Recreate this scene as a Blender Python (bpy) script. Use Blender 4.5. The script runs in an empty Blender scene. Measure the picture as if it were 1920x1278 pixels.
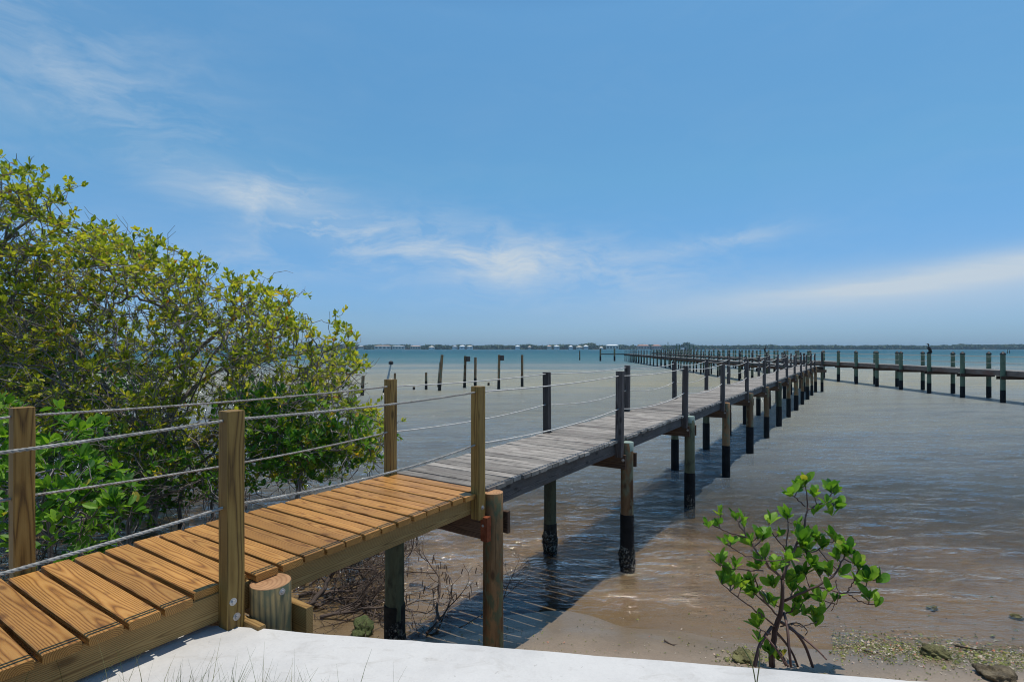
import bpy, math, random
import numpy as np
from mathutils import Vector, Matrix

random.seed(7)
rng = np.random.default_rng(11)
C = bpy.data.collections.new("place")
scene = bpy.context.scene
scene.collection.children.link(C)
R = math.radians

# ------------------------------------------------------------------ camera
CH = 2.87            # camera above the water (water is z = 0)
HZ = 653.0           # horizon row of the photograph (1920 wide)
F = 1000.0           # focal length in pixels of the 1920 wide picture
cam_d = bpy.data.cameras.new("camera")
cam = bpy.data.objects.new("camera", cam_d)
scene.collection.objects.link(cam)
cam.location = (0, 0, CH)
cam.rotation_euler = (R(90), R(0), 0)
cam_d.sensor_width = 36.0
cam_d.lens = 36.0 * F / 1920.0
cam_d.shift_y = (HZ - 639.0) / 1920.0
cam_d.clip_start = 0.05
cam_d.clip_end = 60000
scene.camera = cam
scene.view_settings.view_transform = 'Standard'
scene.view_settings.look = 'None'
scene.view_settings.exposure = -0.43
scene.view_settings.gamma = 1.0
scene.cycles.filter_width = 1.05

# ------------------------------------------------------------------ sky and sun
SUNV = Vector((0.109, 0.071, 1.0)).normalized()
SUN_EL = math.asin(SUNV.z)
SUN_AZ = math.atan2(SUNV.x, SUNV.y)

class NT:
    """small node helper"""
    def __init__(s, tree):
        s.t = tree; s.n = tree.nodes; s.l = tree.links
    def new(s, typ, **kw):
        n = s.n.new(typ)
        for k, v in kw.items(): setattr(n, k, v)
        return n
    def put(s, sock, v):
        if hasattr(v, 'is_output') or isinstance(v, bpy.types.NodeSocket): s.l.new(v, sock)
        elif isinstance(v, (tuple, list)) and len(v) == 3 and sock.type == 'RGBA': sock.default_value = (*v, 1)
        else: sock.default_value = v
    def math(s, op, a, b=0.0, clamp=False):
        n = s.new('ShaderNodeMath', operation=op); n.use_clamp = clamp
        s.put(n.inputs[0], a); s.put(n.inputs[1], b); return n.outputs[0]
    def vmath(s, op, a, b=(0, 0, 0)):
        n = s.new('ShaderNodeVectorMath', operation=op)
        s.put(n.inputs[0], a)
        if op == 'SCALE': s.put(n.inputs[3], b)
        else: s.put(n.inputs[1], b)
        return n.outputs['Value'] if op in ('LENGTH', 'DOT_PRODUCT') else n.outputs[0]
    def noise(s, vec, scale, detail=4.0, rough=0.55, dist=0.0, out='Fac'):
        n = s.new('ShaderNodeTexNoise'); s.put(n.inputs['Vector'], vec)
        n.inputs['Scale'].default_value = scale; n.inputs['Detail'].default_value = detail
        n.inputs['Roughness'].default_value = rough; n.inputs['Distortion'].default_value = dist
        return n.outputs[out]
    def ramp(s, fac, stops, interp='LINEAR'):
        n = s.new('ShaderNodeValToRGB'); n.color_ramp.interpolation = interp
        e = n.color_ramp.elements
        while len(e) < len(stops): e.new(0.5)
        for i, (p, c) in enumerate(stops):
            e[i].position = p
            e[i].color = (c, c, c, 1) if not isinstance(c, (tuple, list)) else (*c[:3], 1)
        s.put(n.inputs[0], fac); return n.outputs[0]
    def mix(s, fac, a, b, mode='MIX'):
        n = s.new('ShaderNodeMix', data_type='RGBA', blend_type=mode)
        s.put(n.inputs[0], fac); s.put(n.inputs[6], a); s.put(n.inputs[7], b); return n.outputs[2]
    def attr(s, name, out='Fac'):
        n = s.new('ShaderNodeAttribute', attribute_name=name); return n.outputs[out]
    def comb(s, x, y, z):
        n = s.new('ShaderNodeCombineXYZ')
        for i, v in enumerate((x, y, z)): s.put(n.inputs[i], v)
        return n.outputs[0]
    def sep(s, v):
        n = s.new('ShaderNodeSeparateXYZ'); s.put(n.inputs[0], v); return n.outputs
    def bump(s, h, strength=0.3, dist=0.01, normal=None):
        n = s.new('ShaderNodeBump'); s.put(n.inputs['Height'], h)
        n.inputs['Strength'].default_value = strength; n.inputs['Distance'].default_value = dist
        if normal is not None: s.put(n.inputs['Normal'], normal)
        return n.outputs[0]

world = bpy.data.worlds.new("World"); scene.world = world; world.use_nodes = True
W = NT(world.node_tree); W.n.clear()
sky = W.new('ShaderNodeTexSky', sky_type='NISHITA')
sky.sun_disc = False; sky.sun_elevation = SUN_EL; sky.sun_rotation = SUN_AZ
sky.altitude = 0; sky.air_density = 1.0; sky.dust_density = 0.6; sky.ozone_density = 2.2
bg = W.new('ShaderNodeBackground'); bg.inputs[1].default_value = 0.146
wo = W.new('ShaderNodeOutputWorld')
gen = W.new('ShaderNodeTexCoord').outputs['Generated']
dx, dy, dz = W.sep(W.vmath('NORMALIZE', gen))
az = W.math('ARCTAN2', dx, dy)
el = W.math('ARCSINE', dz)
def gauss(a0, e0, sa, se, tilt=0.0):
    a = W.math('SUBTRACT', az, a0); e = W.math('SUBTRACT', W.math('SUBTRACT', el, e0), W.math('MULTIPLY', a, tilt))
    q = W.math('ADD', W.math('POWER', W.math('ABSOLUTE', W.math('DIVIDE', a, sa)), 2.0), W.math('POWER', W.math('ABSOLUTE', W.math('DIVIDE', e, se)), 2.0))
    return W.math('EXPONENT', W.math('MULTIPLY', q, -1.0))
# high thin cirrus, soft fibres fanning out of the west, and a low bank at the right
mp = W.new('ShaderNodeMapping'); W.put(mp.inputs['Vector'], W.comb(az, el, 0.81))
mp.inputs['Rotation'].default_value = (0, 0, R(14)); mp.inputs['Scale'].default_value = (3.2, 11.0, 1)
warp = W.new('ShaderNodeVectorMath', operation='MULTIPLY_ADD'); W.put(warp.inputs[0], W.noise(W.comb(az, el, 0.0), 5.0, 3, 0.5, 0.0, 'Color')); warp.inputs[1].default_value = (0.9, 0.9, 0.0); W.put(warp.inputs[2], mp.outputs[0])
st1 = W.noise(warp.outputs[0], 1.7, 10, 0.66, 0.25)
st2 = W.noise(mp.outputs[0], 0.8, 4, 0.5, 0.2)
wisps = W.math('MULTIPLY', W.ramp(st1, [(0.42, 0.0), (0.74, 1.0)]), W.ramp(st2, [(0.34, 0.15), (0.62, 1.0)]))
band = W.math('ADD', W.math('MULTIPLY', gauss(-0.42, 0.245, 0.19, 0.042, -0.20), 1.6), W.math('MULTIPLY', gauss(-0.02, 0.17, 0.30, 0.055, -0.10), 0.6))
band = W.math('ADD', band, W.math('MULTIPLY', gauss(-0.72, 0.40, 0.22, 0.10, -0.15), 0.45))
band = W.math('ADD', band, W.math('MULTIPLY', gauss(-0.45, 0.15, 0.6, 0.07, 0.0), 0.45))
band = W.math('ADD', band, W.math('MULTIPLY', gauss(0.36, 0.185, 0.12, 0.016, 0.12), 0.5))
soft = W.ramp(W.noise(mp.outputs[0], 1.1, 6, 0.58, 0.3), [(0.30, 0.0), (0.75, 1.0)])
c1 = W.math('MULTIPLY', band, W.math('ADD', W.math('MULTIPLY', soft, 0.28), W.math('MULTIPLY', wisps, 1.0)))
bankn = W.noise(W.comb(W.math('MULTIPLY', az, 5.0), W.math('MULTIPLY', el, 30.0), 3.0), 1.0, 7, 0.58, 0.4)
bank = W.math('MULTIPLY', gauss(0.76, 0.114, 0.30, 0.020, 0.10), W.ramp(bankn, [(0.32, 0.35), (0.60, 1.0)]))
bank = W.math('ADD', bank, W.math('MULTIPLY', gauss(0.62, 0.082, 0.45, 0.040, 0.03), 0.55))
cl = W.math('ADD', W.math('MULTIPLY', c1, 1.3), W.math('MULTIPLY', bank, 0.95), clamp=True)
cl = W.math('ADD', cl, W.math('MULTIPLY', wisps, 0.05), clamp=True)
tint = W.ramp(el, [(0.0, (0.45, 0.73, 1.28)), (0.06, (0.48, 0.73, 1.12)), (0.30, (0.68, 1.13, 1.22)), (0.56, (0.79, 1.32, 1.39)), (0.72, (0.48, 0.88, 1.08)), (1.0, (0.22, 0.46, 0.74))])  # topmost stops darken the unseen sky overhead to cut fill light
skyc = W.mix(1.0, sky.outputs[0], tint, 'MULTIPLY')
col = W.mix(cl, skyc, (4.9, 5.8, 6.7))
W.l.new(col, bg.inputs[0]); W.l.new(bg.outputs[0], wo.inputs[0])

sun_d = bpy.data.lights.new("sun", 'SUN'); sun = bpy.data.objects.new("sun", sun_d)
scene.collection.objects.link(sun)
sun_d.energy = 5.0; sun_d.angle = R(0.5); sun_d.color = (1.0, 0.95, 0.87)
sun.rotation_euler = SUNV.to_track_quat('Z', 'Y').to_euler()
sun.location = (0, 0, 60)

# ------------------------------------------------------------------ helpers
def tag(o, label=None, cat=None, group=None, kind=None):
    if label: o['label'] = label
    if cat: o['category'] = cat
    if group: o['group'] = group
    if kind: o['kind'] = kind
    return o

def empty(name, loc, label, cat, group=None, rz=0.0):
    o = bpy.data.objects.new(name, None); C.objects.link(o)
    o.empty_display_size = 0.2
    o.location = loc; o.rotation_euler = (0, 0, rz)
    return tag(o, label, cat, group)

class MB:
    """collects shapes, builds ONE mesh. lc = board coordinates (x along the grain), rnd = one number per piece."""
    def __init__(s):
        s.v = []; s.f = []; s.lc = []; s.rn = []; s.mi = []; s.nv = 0
    def add(s, verts, faces, lc=None, rnd=None, mat=0):
        verts = np.asarray(verts, float).reshape(-1, 3); n = len(verts)
        s.v.append(verts); s.lc.append(verts.copy() if lc is None else np.asarray(lc, float).reshape(-1, 3))
        if rnd is None: rnd = random.random()
        s.rn.append(np.full(n, rnd) if np.isscalar(rnd) else np.asarray(rnd, float))
        off = s.nv
        s.f.extend([tuple(i + off for i in f) for f in faces]); s.mi.extend([mat] * len(faces)); s.nv += n
        return s
    def prof(s, p0, p1, prof, up=(0, 0, 1), rnd=None, mat=0, cuts=1, wob=0.0, grainoff=0.0):
        p0 = np.array(p0, float); p1 = np.array(p1, float); d = p1 - p0; L = np.linalg.norm(d); d /= L
        up = np.array(up, float); sd = np.cross(up, d); sd /= np.linalg.norm(sd); up = np.cross(d, sd)
        prof = np.array(prof, float); k = len(prof); V = []; LC = []
        for i in range(cuts + 1):
            t = i / cuts; c = p0 + d * L * t
            w = (rng.normal(0, wob, 2) if wob else (0, 0))
            for (a, b) in prof:
                V.append(c + sd * (a + w[0]) + up * (b + w[1])); LC.append((L * t + grainoff, a, b))
        fs = []
        for i in range(cuts):
            for j in range(k):
                a = i * k + j; b = i * k + (j + 1) % k
                fs.append((a, a + k, b + k, b))
        V2 = V[:k] + V[-k:]
        n0 = len(V); V = V + V2; LC = LC + LC[:k] + LC[-k:]
        fs.append(tuple(range(n0, n0 + k))); fs.append(tuple(range(n0 + 2 * k - 1, n0 + k - 1, -1)))
        return s.add(V, fs, LC, rnd, mat)
    def board(s, p0, p1, w, h, ch=0.003, up=(0, 0, 1), **kw):
        a, b = w / 2, h / 2
        if ch <= 0: pr = [(-a, -b), (-a, b), (a, b), (a, -b)]
        else: pr = [(-a, -b + ch), (-a, b - ch), (-a + ch, b), (a - ch, b), (a, b - ch), (a, -b + ch), (a - ch, -b), (-a + ch, -b)]
        return s.prof(p0, p1, pr, up, **kw)
    def tube(s, pts, rad, n=6, rnd=None, mat=0, cap=True):
        pts = np.array(pts, float); m = len(pts)
        rad = np.full(m, rad) if np.isscalar(rad) else np.array(rad, float)
        t = np.gradient(pts, axis=0); t /= np.linalg.norm(t, axis=1)[:, None] + 1e-12
        ref = np.array([0, 0, 1.0]) if abs(t[0][2]) < 0.9 else np.array([1.0, 0, 0])
        u = np.cross(t, ref); u /= np.linalg.norm(u, axis=1)[:, None] + 1e-12; w = np.cross(t, u)
        a = np.arange(n) * 2 * math.pi / n
        V = pts[:, None, :] + rad[:, None, None] * (u[:, None, :] * np.cos(a)[None, :, None] + w[:, None, :] * np.sin(a)[None, :, None])
        L = np.concatenate([[0], np.cumsum(np.linalg.norm(np.diff(pts, axis=0), axis=1))])
        LC = np.zeros((m, n, 3)); LC[:, :, 0] = L[:, None]; LC[:, :, 1] = rad[:, None] * np.cos(a); LC[:, :, 2] = rad[:, None] * np.sin(a)
        fs = []
        for i in range(m - 1):
            for j in range(n):
                a0 = i * n + j; b0 = i * n + (j + 1) % n
                fs.append((a0, b0, b0 + n, a0 + n))
        V = V.reshape(-1, 3); LC = LC.reshape(-1, 3)
        if cap:
            fs.append(tuple(range(n - 1, -1, -1))); fs.append(tuple(range((m - 1) * n, m * n)))
        return s.add(V, fs, LC, rnd, mat)
    def lathe(s, c, prof, n=16, rnd=None, mat=0, cap=True, mats=None, wob=0.0):
        """vertical solid: prof = [(r, z)...] from the bottom up"""
        c = np.array(c, float); a = np.arange(n) * 2 * math.pi / n; V = []; LC = []
        ph = random.random() * 6
        for (r, z) in prof:
            rr = r * (1 + wob * np.sin(2 * a + ph) + wob * 0.6 * np.sin(5 * a + ph * 2 + z * 3))
            V.append(np.stack([c[0] + rr * np.cos(a), c[1] + rr * np.sin(a), np.full(n, c[2] + z)], 1))
            LC.append(np.stack([np.full(n, z), rr * np.cos(a), rr * np.sin(a)], 1))
        m = len(prof); V = np.concatenate(V); LC = np.concatenate(LC); fs = []; ms = []
        for i in range(m - 1):
            for j in range(n):
                fs.append((i * n + j, i * n + (j + 1) % n, (i + 1) * n + (j + 1) % n, (i + 1) * n + j))
                ms.append(mat if mats is None else mats[i])
        if cap:
            fs.append(tuple(range(n - 1, -1, -1))); ms.append(mat if mats is None else mats[0])
            fs.append(tuple(range((m - 1) * n, m * n))); ms.append(mat if mats is None else mats[-1])
        s.add(V, fs, LC, rnd, mat); s.mi[-len(ms):] = ms
        return s
    def build(s, name, mats, parent=None, smooth=False, loc=None):
        me = bpy.data.meshes.new(name)
        V = np.concatenate(s.v) if s.v else np.zeros((0, 3))
        if loc is not None: V = V - np.array(loc)
        me.from_pydata(V.tolist(), [], s.f)
        if not isinstance(mats, (list, tuple)): mats = [mats]
        for m in mats: me.materials.append(m)
        if len(mats) > 1: me.polygons.foreach_set('material_index', s.mi)
        a = me.attributes.new('lc', 'FLOAT_VECTOR', 'POINT'); a.data.foreach_set('vector', np.concatenate(s.lc).ravel())
        a = me.attributes.new('rnd', 'FLOAT', 'POINT'); a.data.foreach_set('value', np.concatenate(s.rn))
        if smooth: me.polygons.foreach_set('use_smooth', [True] * len(me.polygons))
        me.update()
        o = bpy.data.objects.new(name, me); C.objects.link(o)
        if loc is not None: o.location = loc
        if parent is not None: o.parent = parent
        return o

def smooth_by_angle(o, deg=40):
    me = o.data
    me.polygons.foreach_set('use_smooth', [True] * len(me.polygons))
    try: me.set_sharp_from_angle(angle=R(deg))
    except Exception: pass
    return o

def inst(src, parent, loc, name=None, rz=0.0):
    o = src.copy(); C.objects.link(o); o.parent = parent; o.location = loc
    if rz: o.rotation_euler = (0, 0, rz)
    return o

def P(x, y, Y):
    """point at depth Y seen at the photograph's (x, y)"""
    return np.array([(x - 960) / F * Y, Y, CH - (y - HZ) / F * Y])

# ------------------------------------------------------------------ materials
def mat(name):
    m = bpy.data.materials.new(name); m.use_nodes = True
    t = NT(m.node_tree); t.n.clear()
    out = t.new('ShaderNodeOutputMaterial'); return m, t, out

def principled(t, out, color, rough=0.6, normal=None, spec=0.5, metal=0.0):
    b = t.new('ShaderNodeBsdfPrincipled')
    t.put(b.inputs['Base Color'], color); t.put(b.inputs['Roughness'], rough)
    b.inputs['Specular IOR Level'].default_value = spec; b.inputs['Metallic'].default_value = metal
    if normal is not None: t.put(b.inputs['Normal'], normal)
    t.l.new(b.outputs[0], out.inputs[0]); return b

def wood(name, light, mid, dark, ring=210.0, wob=0.022, rough=0.6, var=0.35, crack=0.0, stain=None, lift=None, spec=0.3, bstr=0.5):
    m, t, out = mat(name)
    lc = t.attr('lc', 'Vector'); rn = t.attr('rnd', 'Fac')
    off = t.comb(t.math('MULTIPLY', rn, 37.0), t.math('MULTIPLY', rn, 11.0), t.math('MULTIPLY', rn, 5.0))
    p = t.vmath('ADD', t.vmath('MULTIPLY', lc, (1, 1, 1)), off)
    # flat-sawn rings: distance from a pith line under the board, wavering along the length
    x, y, z = t.sep(lc)
    n1 = t.noise(t.vmath('MULTIPLY', p, (0.9, 2.4, 2.4)), 1.0, 2, 0.5)
    n2 = t.noise(t.vmath('MULTIPLY', p, (5.0, 26.0, 26.0)), 1.0, 3, 0.6)
    yy = t.math('ADD', y, t.math('MULTIPLY', t.math('SUBTRACT', rn, 0.5), 0.09))
    zz = t.math('ADD', z, 0.03)
    r = t.vmath('LENGTH', t.comb(0.0, yy, zz))
    r = t.math('ADD', r, t.math('MULTIPLY', n1, wob * 2.0)); r = t.math('ADD', r, t.math('MULTIPLY', n2, 0.0028))
    sn = t.math('SINE', t.math('MULTIPLY', r, ring * 7.0))
    g = t.math('POWER', t.math('ADD', t.math('MULTIPLY', sn, 0.5), 0.5), 0.6)
    fib = t.noise(t.vmath('MULTIPLY', p, (9.0, 240.0, 240.0)), 1.0, 4, 0.65)
    g2 = t.math('ADD', t.math('MULTIPLY', g, 0.58), t.math('MULTIPLY', fib, 0.55))
    c = t.ramp(g2, [(0.17, dark), (0.53, mid), (0.90, light)])
    blot = t.noise(t.vmath('MULTIPLY', p, (2.5, 9.0, 9.0)), 1.0, 4, 0.6)
    c = t.mix(1.0, c, t.ramp(blot, [(0.25, 1 - var), (0.75, 1 + 0.0)]), 'MULTIPLY')
    c = t.mix(1.0, c, t.ramp(rn, [(0.0, 1 - var * 0.9), (0.5, 0.93), (1.0, 1.0)]), 'MULTIPLY')
    if stain:
        sc, a0, a1, scol = stain
        s_ = t.noise(t.vmath('MULTIPLY', p, (sc, sc * 2, sc * 2)), 1.0, 5, 0.6)
        c = t.mix(t.ramp(s_, [(a0, 0.0), (a1, 1.0)]), c, scol)
    vo = t.new('ShaderNodeTexVoronoi'); t.put(vo.inputs['Vector'], t.vmath('MULTIPLY', p, (3.0, 7.0, 7.0))); vo.inputs['Scale'].default_value = 1.0
    c = t.mix(t.ramp(vo.outputs['Distance'], [(0.07, 0.75), (0.17, 0.0)]), c, tuple(v * 0.6 for v in dark))
    if crack > 0:
        ck = t.noise(t.vmath('MULTIPLY', p, (2.2, 95.0, 95.0)), 1.0, 3, 0.7)
        c = t.mix(t.ramp(ck, [(0.62 - crack * 0.06, 0.0), (0.70, 0.75)]), c, tuple(v * 0.25 for v in dark))
    h = t.math('ADD', t.math('MULTIPLY', g, 0.4), t.math('MULTIPLY', fib, 0.8))
    principled(t, out, c, rough, t.bump(h, bstr, 0.002), spec)
    return m

M = {}
M['new_plank'] = wood('stained_plank', (0.66, 0.335, 0.088), (0.50, 0.22, 0.046), (0.20, 0.078, 0.017), ring=120, wob=0.035, rough=0.5, var=0.36, spec=0.35)
M['new_timber'] = wood('treated_timber', (0.46, 0.29, 0.105), (0.36, 0.21, 0.07), (0.17, 0.088, 0.026), ring=120, wob=0.03, rough=0.65, var=0.28)
M['new_post'] = wood('treated_post', (0.40, 0.25, 0.07), (0.295, 0.17, 0.042), (0.09, 0.046, 0.013), ring=110, wob=0.028, rough=0.6, var=0.3)
M['old_plank'] = wood('weathered_plank', (0.58, 0.53, 0.46), (0.43, 0.385, 0.33), (0.16, 0.135, 0.112), ring=170, wob=0.02, rough=0.8, var=0.55, crack=1.0, stain=(3.0, 0.58, 0.75, (0.13, 0.10, 0.09)))
M['old_timber'] = wood('weathered_timber', (0.17, 0.155, 0.148), (0.105, 0.093, 0.088), (0.03, 0.026, 0.025), ring=150, wob=0.02, rough=0.8, var=0.5, crack=1.0, stain=(2.0, 0.55, 0.8, (0.10, 0.06, 0.04)))
M['old_post'] = wood('weathered_post', (0.19, 0.16, 0.145), (0.125, 0.10, 0.09), (0.045, 0.034, 0.03), ring=120, wob=0.02, rough=0.8, var=0.45, crack=1.0)
M['beam'] = wood('brown_beam', (0.24, 0.14, 0.085), (0.145, 0.08, 0.047), (0.06, 0.032, 0.02), ring=120, wob=0.02, rough=0.75, var=0.5, crack=0.6)
M['far_beam'] = wood('far_beam', (0.34, 0.26, 0.21), (0.25, 0.18, 0.14), (0.13, 0.085, 0.065), ring=60, rough=0.8, var=0.5, stain=(1.2, 0.5, 0.7, (0.17, 0.08, 0.05)))
M['pile'] = wood('pile_wood', (0.42, 0.245, 0.12), (0.29, 0.15, 0.065), (0.11, 0.05, 0.022), ring=9, wob=0.05, rough=0.8, var=0.5, crack=0.7, stain=(4.0, 0.48, 0.62, (0.16, 0.17, 0.105)))
M['pile_mottled'] = wood('mottled_pile', (0.40, 0.235, 0.105), (0.27, 0.145, 0.06), (0.09, 0.045, 0.02), ring=9, wob=0.05, rough=0.85, var=0.6, crack=0.8, stain=(7.0, 0.50, 0.62, (0.105, 0.115, 0.06)))
M['pile_green'] = wood('green_pile_wood', (0.19, 0.20, 0.115), (0.115, 0.13, 0.075), (0.045, 0.05, 0.03), ring=9, wob=0.05, rough=0.8, var=0.5, stain=(4.0, 0.52, 0.66, (0.05, 0.048, 0.03)))
M['stump'] = wood('new_pile_wood', (0.42, 0.30, 0.13), (0.27, 0.205, 0.10), (0.10, 0.10, 0.06), ring=60, wob=0.06, rough=0.75, var=0.5, stain=(6.0, 0.46, 0.62, (0.10, 0.115, 0.07)))
M['cut_top'] = wood('cut_top', (0.52, 0.29, 0.14), (0.46, 0.25, 0.12), (0.36, 0.18, 0.085), ring=40, rough=0.8, var=0.4)
M['drift'] = wood('bare_branch', (0.21, 0.16, 0.13), (0.13, 0.092, 0.072), (0.05, 0.033, 0.026), ring=60, rough=0.85, var=0.55)
M['bark'] = wood('bark', (0.42, 0.37, 0.34), (0.28, 0.24, 0.22), (0.11, 0.09, 0.08), ring=50, rough=0.9, var=0.5)
M['young_bark'] = wood('young_bark', (0.30, 0.20, 0.17), (0.20, 0.125, 0.105), (0.10, 0.055, 0.045), ring=50, rough=0.8, var=0.4)

def plain(name, c0, c1, scale=6.0, rough=0.6, spec=0.4, metal=0.0, bump=0.2, bd=0.005, detail=5, lo=0.3, hi=0.7):
    m, t, out = mat(name)
    g = t.new('ShaderNodeTexCoord').outputs['Object']
    n = t.noise(g, scale, detail, 0.6)
    principled(t, out, t.ramp(n, [(lo, c0), (hi, c1)]), rough, t.bump(t.noise(g, scale * 5, 4, 0.6), bump, bd), spec, metal)
    return m
M['wrap'] = plain('black_wrap', (0.007, 0.007, 0.008), (0.017, 0.017, 0.018), 5, 0.7, 0.12)
M['tide'] = plain('tide_black', (0.008, 0.008, 0.007), (0.035, 0.033, 0.025), 14, 0.8, 0.3, bump=0.6)
M['verdigris'] = plain('green_cap', (0.20, 0.28, 0.235), (0.33, 0.40, 0.345), 14, 0.7, 0.3)
M['cap_black'] = plain('black_cap', (0.012, 0.012, 0.013), (0.02, 0.02, 0.02), 5, 0.5)
M['pileB'] = plain('green_stained_pile', (0.075, 0.125, 0.085), (0.16, 0.20, 0.125), 2.5, 0.8, 0.3, lo=0.35, hi=0.62)
M['rust'] = plain('rusty_metal', (0.13, 0.03, 0.012), (0.26, 0.075, 0.03), 20, 0.85, 0.2)
M['bolt'] = plain('galvanised', (0.35, 0.35, 0.36), (0.55, 0.55, 0.55), 40, 0.4, 0.5, 0.8)
M['rope'] = plain('rope', (0.19, 0.18, 0.16), (0.46, 0.44, 0.40), 22, 0.85, 0.2)
M['rope_pale'] = plain('pale_rope', (0.42, 0.41, 0.38), (0.66, 0.64, 0.60), 22, 0.85, 0.2)
M['oyster'] = plain('oyster', (0.012, 0.011, 0.009), (0.30, 0.28, 0.23), 34, 0.8, 0.3, lo=0.5, hi=0.72)
M['white'] = plain('boat_white', (0.75, 0.75, 0.74), (0.82, 0.82, 0.80), 2, 0.35)
M['dark'] = plain('dark_canvas', (0.02, 0.03, 0.045), (0.04, 0.05, 0.07), 4, 0.7)
M['feather'] = plain('dark_feather', (0.012, 0.012, 0.012), (0.03, 0.027, 0.024), 30, 0.6)
M['beak'] = plain('beak', (0.30, 0.20, 0.08), (0.4, 0.28, 0.1), 30, 0.5)
M['metal_pole'] = plain('metal_pole', (0.28, 0.34, 0.36), (0.4, 0.45, 0.46), 10, 0.5, 0.5)

def rot_attr_leaf(name, stops, trans=0.35, rough=0.45, spec=0.35):
    m, t, out = mat(name)
    rn = t.attr('rnd', 'Fac')
    c = t.ramp(rn, stops)
    c = t.mix(0.55, c, t.mix(1.0, c, t.ramp(t.noise(t.attr('lc', 'Vector'), 40, 3), [(0.3, 0.7), (0.7, 1.2)]), 'MULTIPLY'))
    b = t.new('ShaderNodeBsdfPrincipled'); t.put(b.inputs['Base Color'], c)
    b.inputs['Roughness'].default_value = rough; b.inputs['Specular IOR Level'].default_value = spec
    tr = t.new('ShaderNodeBsdfTranslucent'); t.put(tr.inputs[0], t.mix(1.0, c, (1.15, 1.25, 0.5), 'MULTIPLY'))
    mx = t.new('ShaderNodeMixShader'); mx.inputs[0].default_value = trans
    t.l.new(b.outputs[0], mx.inputs[1]); t.l.new(tr.outputs[0], mx.inputs[2]); t.l.new(mx.outputs[0], out.inputs[0])
    return m
M['leaf_olive'] = rot_attr_leaf('olive_leaf', [(0.0, (0.12, 0.18, 0.02)), (0.35, (0.35, 0.40, 0.04)), (0.7, (0.62, 0.57, 0.065)), (0.93, (0.76, 0.58, 0.07)), (1.0, (0.55, 0.22, 0.025))], trans=0.5)
M['leaf_green'] = rot_attr_leaf('green_leaf', [(0.0, (0.035, 0.11, 0.012)), (0.4, (0.075, 0.20, 0.017)), (0.85, (0.14, 0.29, 0.026)), (0.97, (0.24, 0.34, 0.03)), (1.0, (0.40, 0.26, 0.02))])
M['leaf_bright'] = rot_attr_leaf('bright_leaf', [(0.0, (0.03, 0.115, 0.016)), (0.3, (0.11, 0.26, 0.026)), (0.7, (0.27, 0.46, 0.045)), (0.95, (0.30, 0.42, 0.045)), (1.0, (0.46, 0.40, 0.06))], trans=0.42, rough=0.5, spec=0.3)
M['grass'] = rot_attr_leaf('grass_blade', [(0.0, (0.05, 0.08, 0.02)), (0.6, (0.10, 0.15, 0.035)), (1.0, (0.30, 0.26, 0.12))], trans=0.3)
M['far_wood'] = rot_attr_leaf('far_foliage', [(0.0, (0.035, 0.065, 0.035)), (0.6, (0.075, 0.12, 0.055)), (1.0, (0.12, 0.16, 0.07))], trans=0.15, rough=0.7)

# --- sand, above and below the water
m, t, out = mat('sand'); M['sand'] = m
pos = t.new('ShaderNodeNewGeometry').outputs['Position']
px, py, pz = t.sep(pos)
n = t.noise(pos, 1.3, 6, 0.6); nf = t.noise(pos, 60, 3, 0.7); nm = t.noise(pos, 7, 5, 0.65)
c = t.ramp(n, [(0.3, (0.245, 0.19, 0.14)), (0.55, (0.285, 0.225, 0.168)), (0.75, (0.31, 0.255, 0.195))])
c = t.mix(1.0, c, t.ramp(nf, [(0.3, 0.78), (0.7, 1.08)]), 'MULTIPLY')
c = t.mix(t.ramp(nm, [(0.60, 0.0), (0.72, 0.45)]), c, (0.13, 0.105, 0.07))
wetn = t.math('ADD', pz, t.math('MULTIPLY', t.math('SUBTRACT', n, 0.5), 0.10))
wet = t.ramp(t.math('MULTIPLY', wetn, 5.0), [(0.10, 1.0), (0.75, 0.0)])
cw = t.mix(1.0, c, (0.72, 0.69, 0.60), 'MULTIPLY')
c = t.mix(wet, c, cw)
# the bed goes golden brown with algae, with dark weed patches
deep = t.ramp(t.math('MULTIPLY', pz, -1.0), [(0.0, 0.0), (0.13, 1.0)])
bed = t.ramp(t.noise(pos, 0.9, 8, 0.72), [(0.34, (0.06, 0.042, 0.014)), (0.46, (0.175, 0.115, 0.030)), (0.66, (0.285, 0.20, 0.070))])
bed = t.mix(t.ramp(t.noise(t.vmath('MULTIPLY', pos, (0.5, 1.2, 1.0)), 1.9, 6, 0.7), [(0.56, 0.0), (0.66, 0.6)]), bed, (0.055, 0.045, 0.025))
sgx = t.math('DIVIDE', t.math('SUBTRACT', px, 9.5), 5.5); sgy = t.math('DIVIDE', t.math('SUBTRACT', py, 12.5), 6.0)
sg = t.math('EXPONENT', t.math('MULTIPLY', t.math('ADD', t.math('MULTIPLY', sgx, sgx), t.math('MULTIPLY', sgy, sgy)), -1.0))
sg = t.math('MULTIPLY', sg, t.ramp(t.noise(pos, 0.8, 5, 0.65), [(0.25, 0.5), (0.6, 1.0)]))
bed = t.mix(t.math('MULTIPLY', sg, 0.8), bed, (0.070, 0.078, 0.060))  # broad dark patch added at right so the mirrored sky contrasts more
bed = t.mix(1.0, bed, t.ramp(t.math('DIVIDE', py, 20.0, clamp=True), [(0.30, (1.2, 1.0, 0.75)), (0.55, (1.1, 1.0, 0.8)), (0.9, (0.9, 0.95, 0.95))]), 'MULTIPLY')
c = t.mix(deep, c, bed)
b = principled(t, out, c, t.ramp(wet, [(0.0, 0.9), (1.0, 0.28)]), t.bump(t.math('ADD', t.math('MULTIPLY', nm, 1.0), t.math('MULTIPLY', nf, 0.25)), 0.35, 0.012), 0.5)

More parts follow.
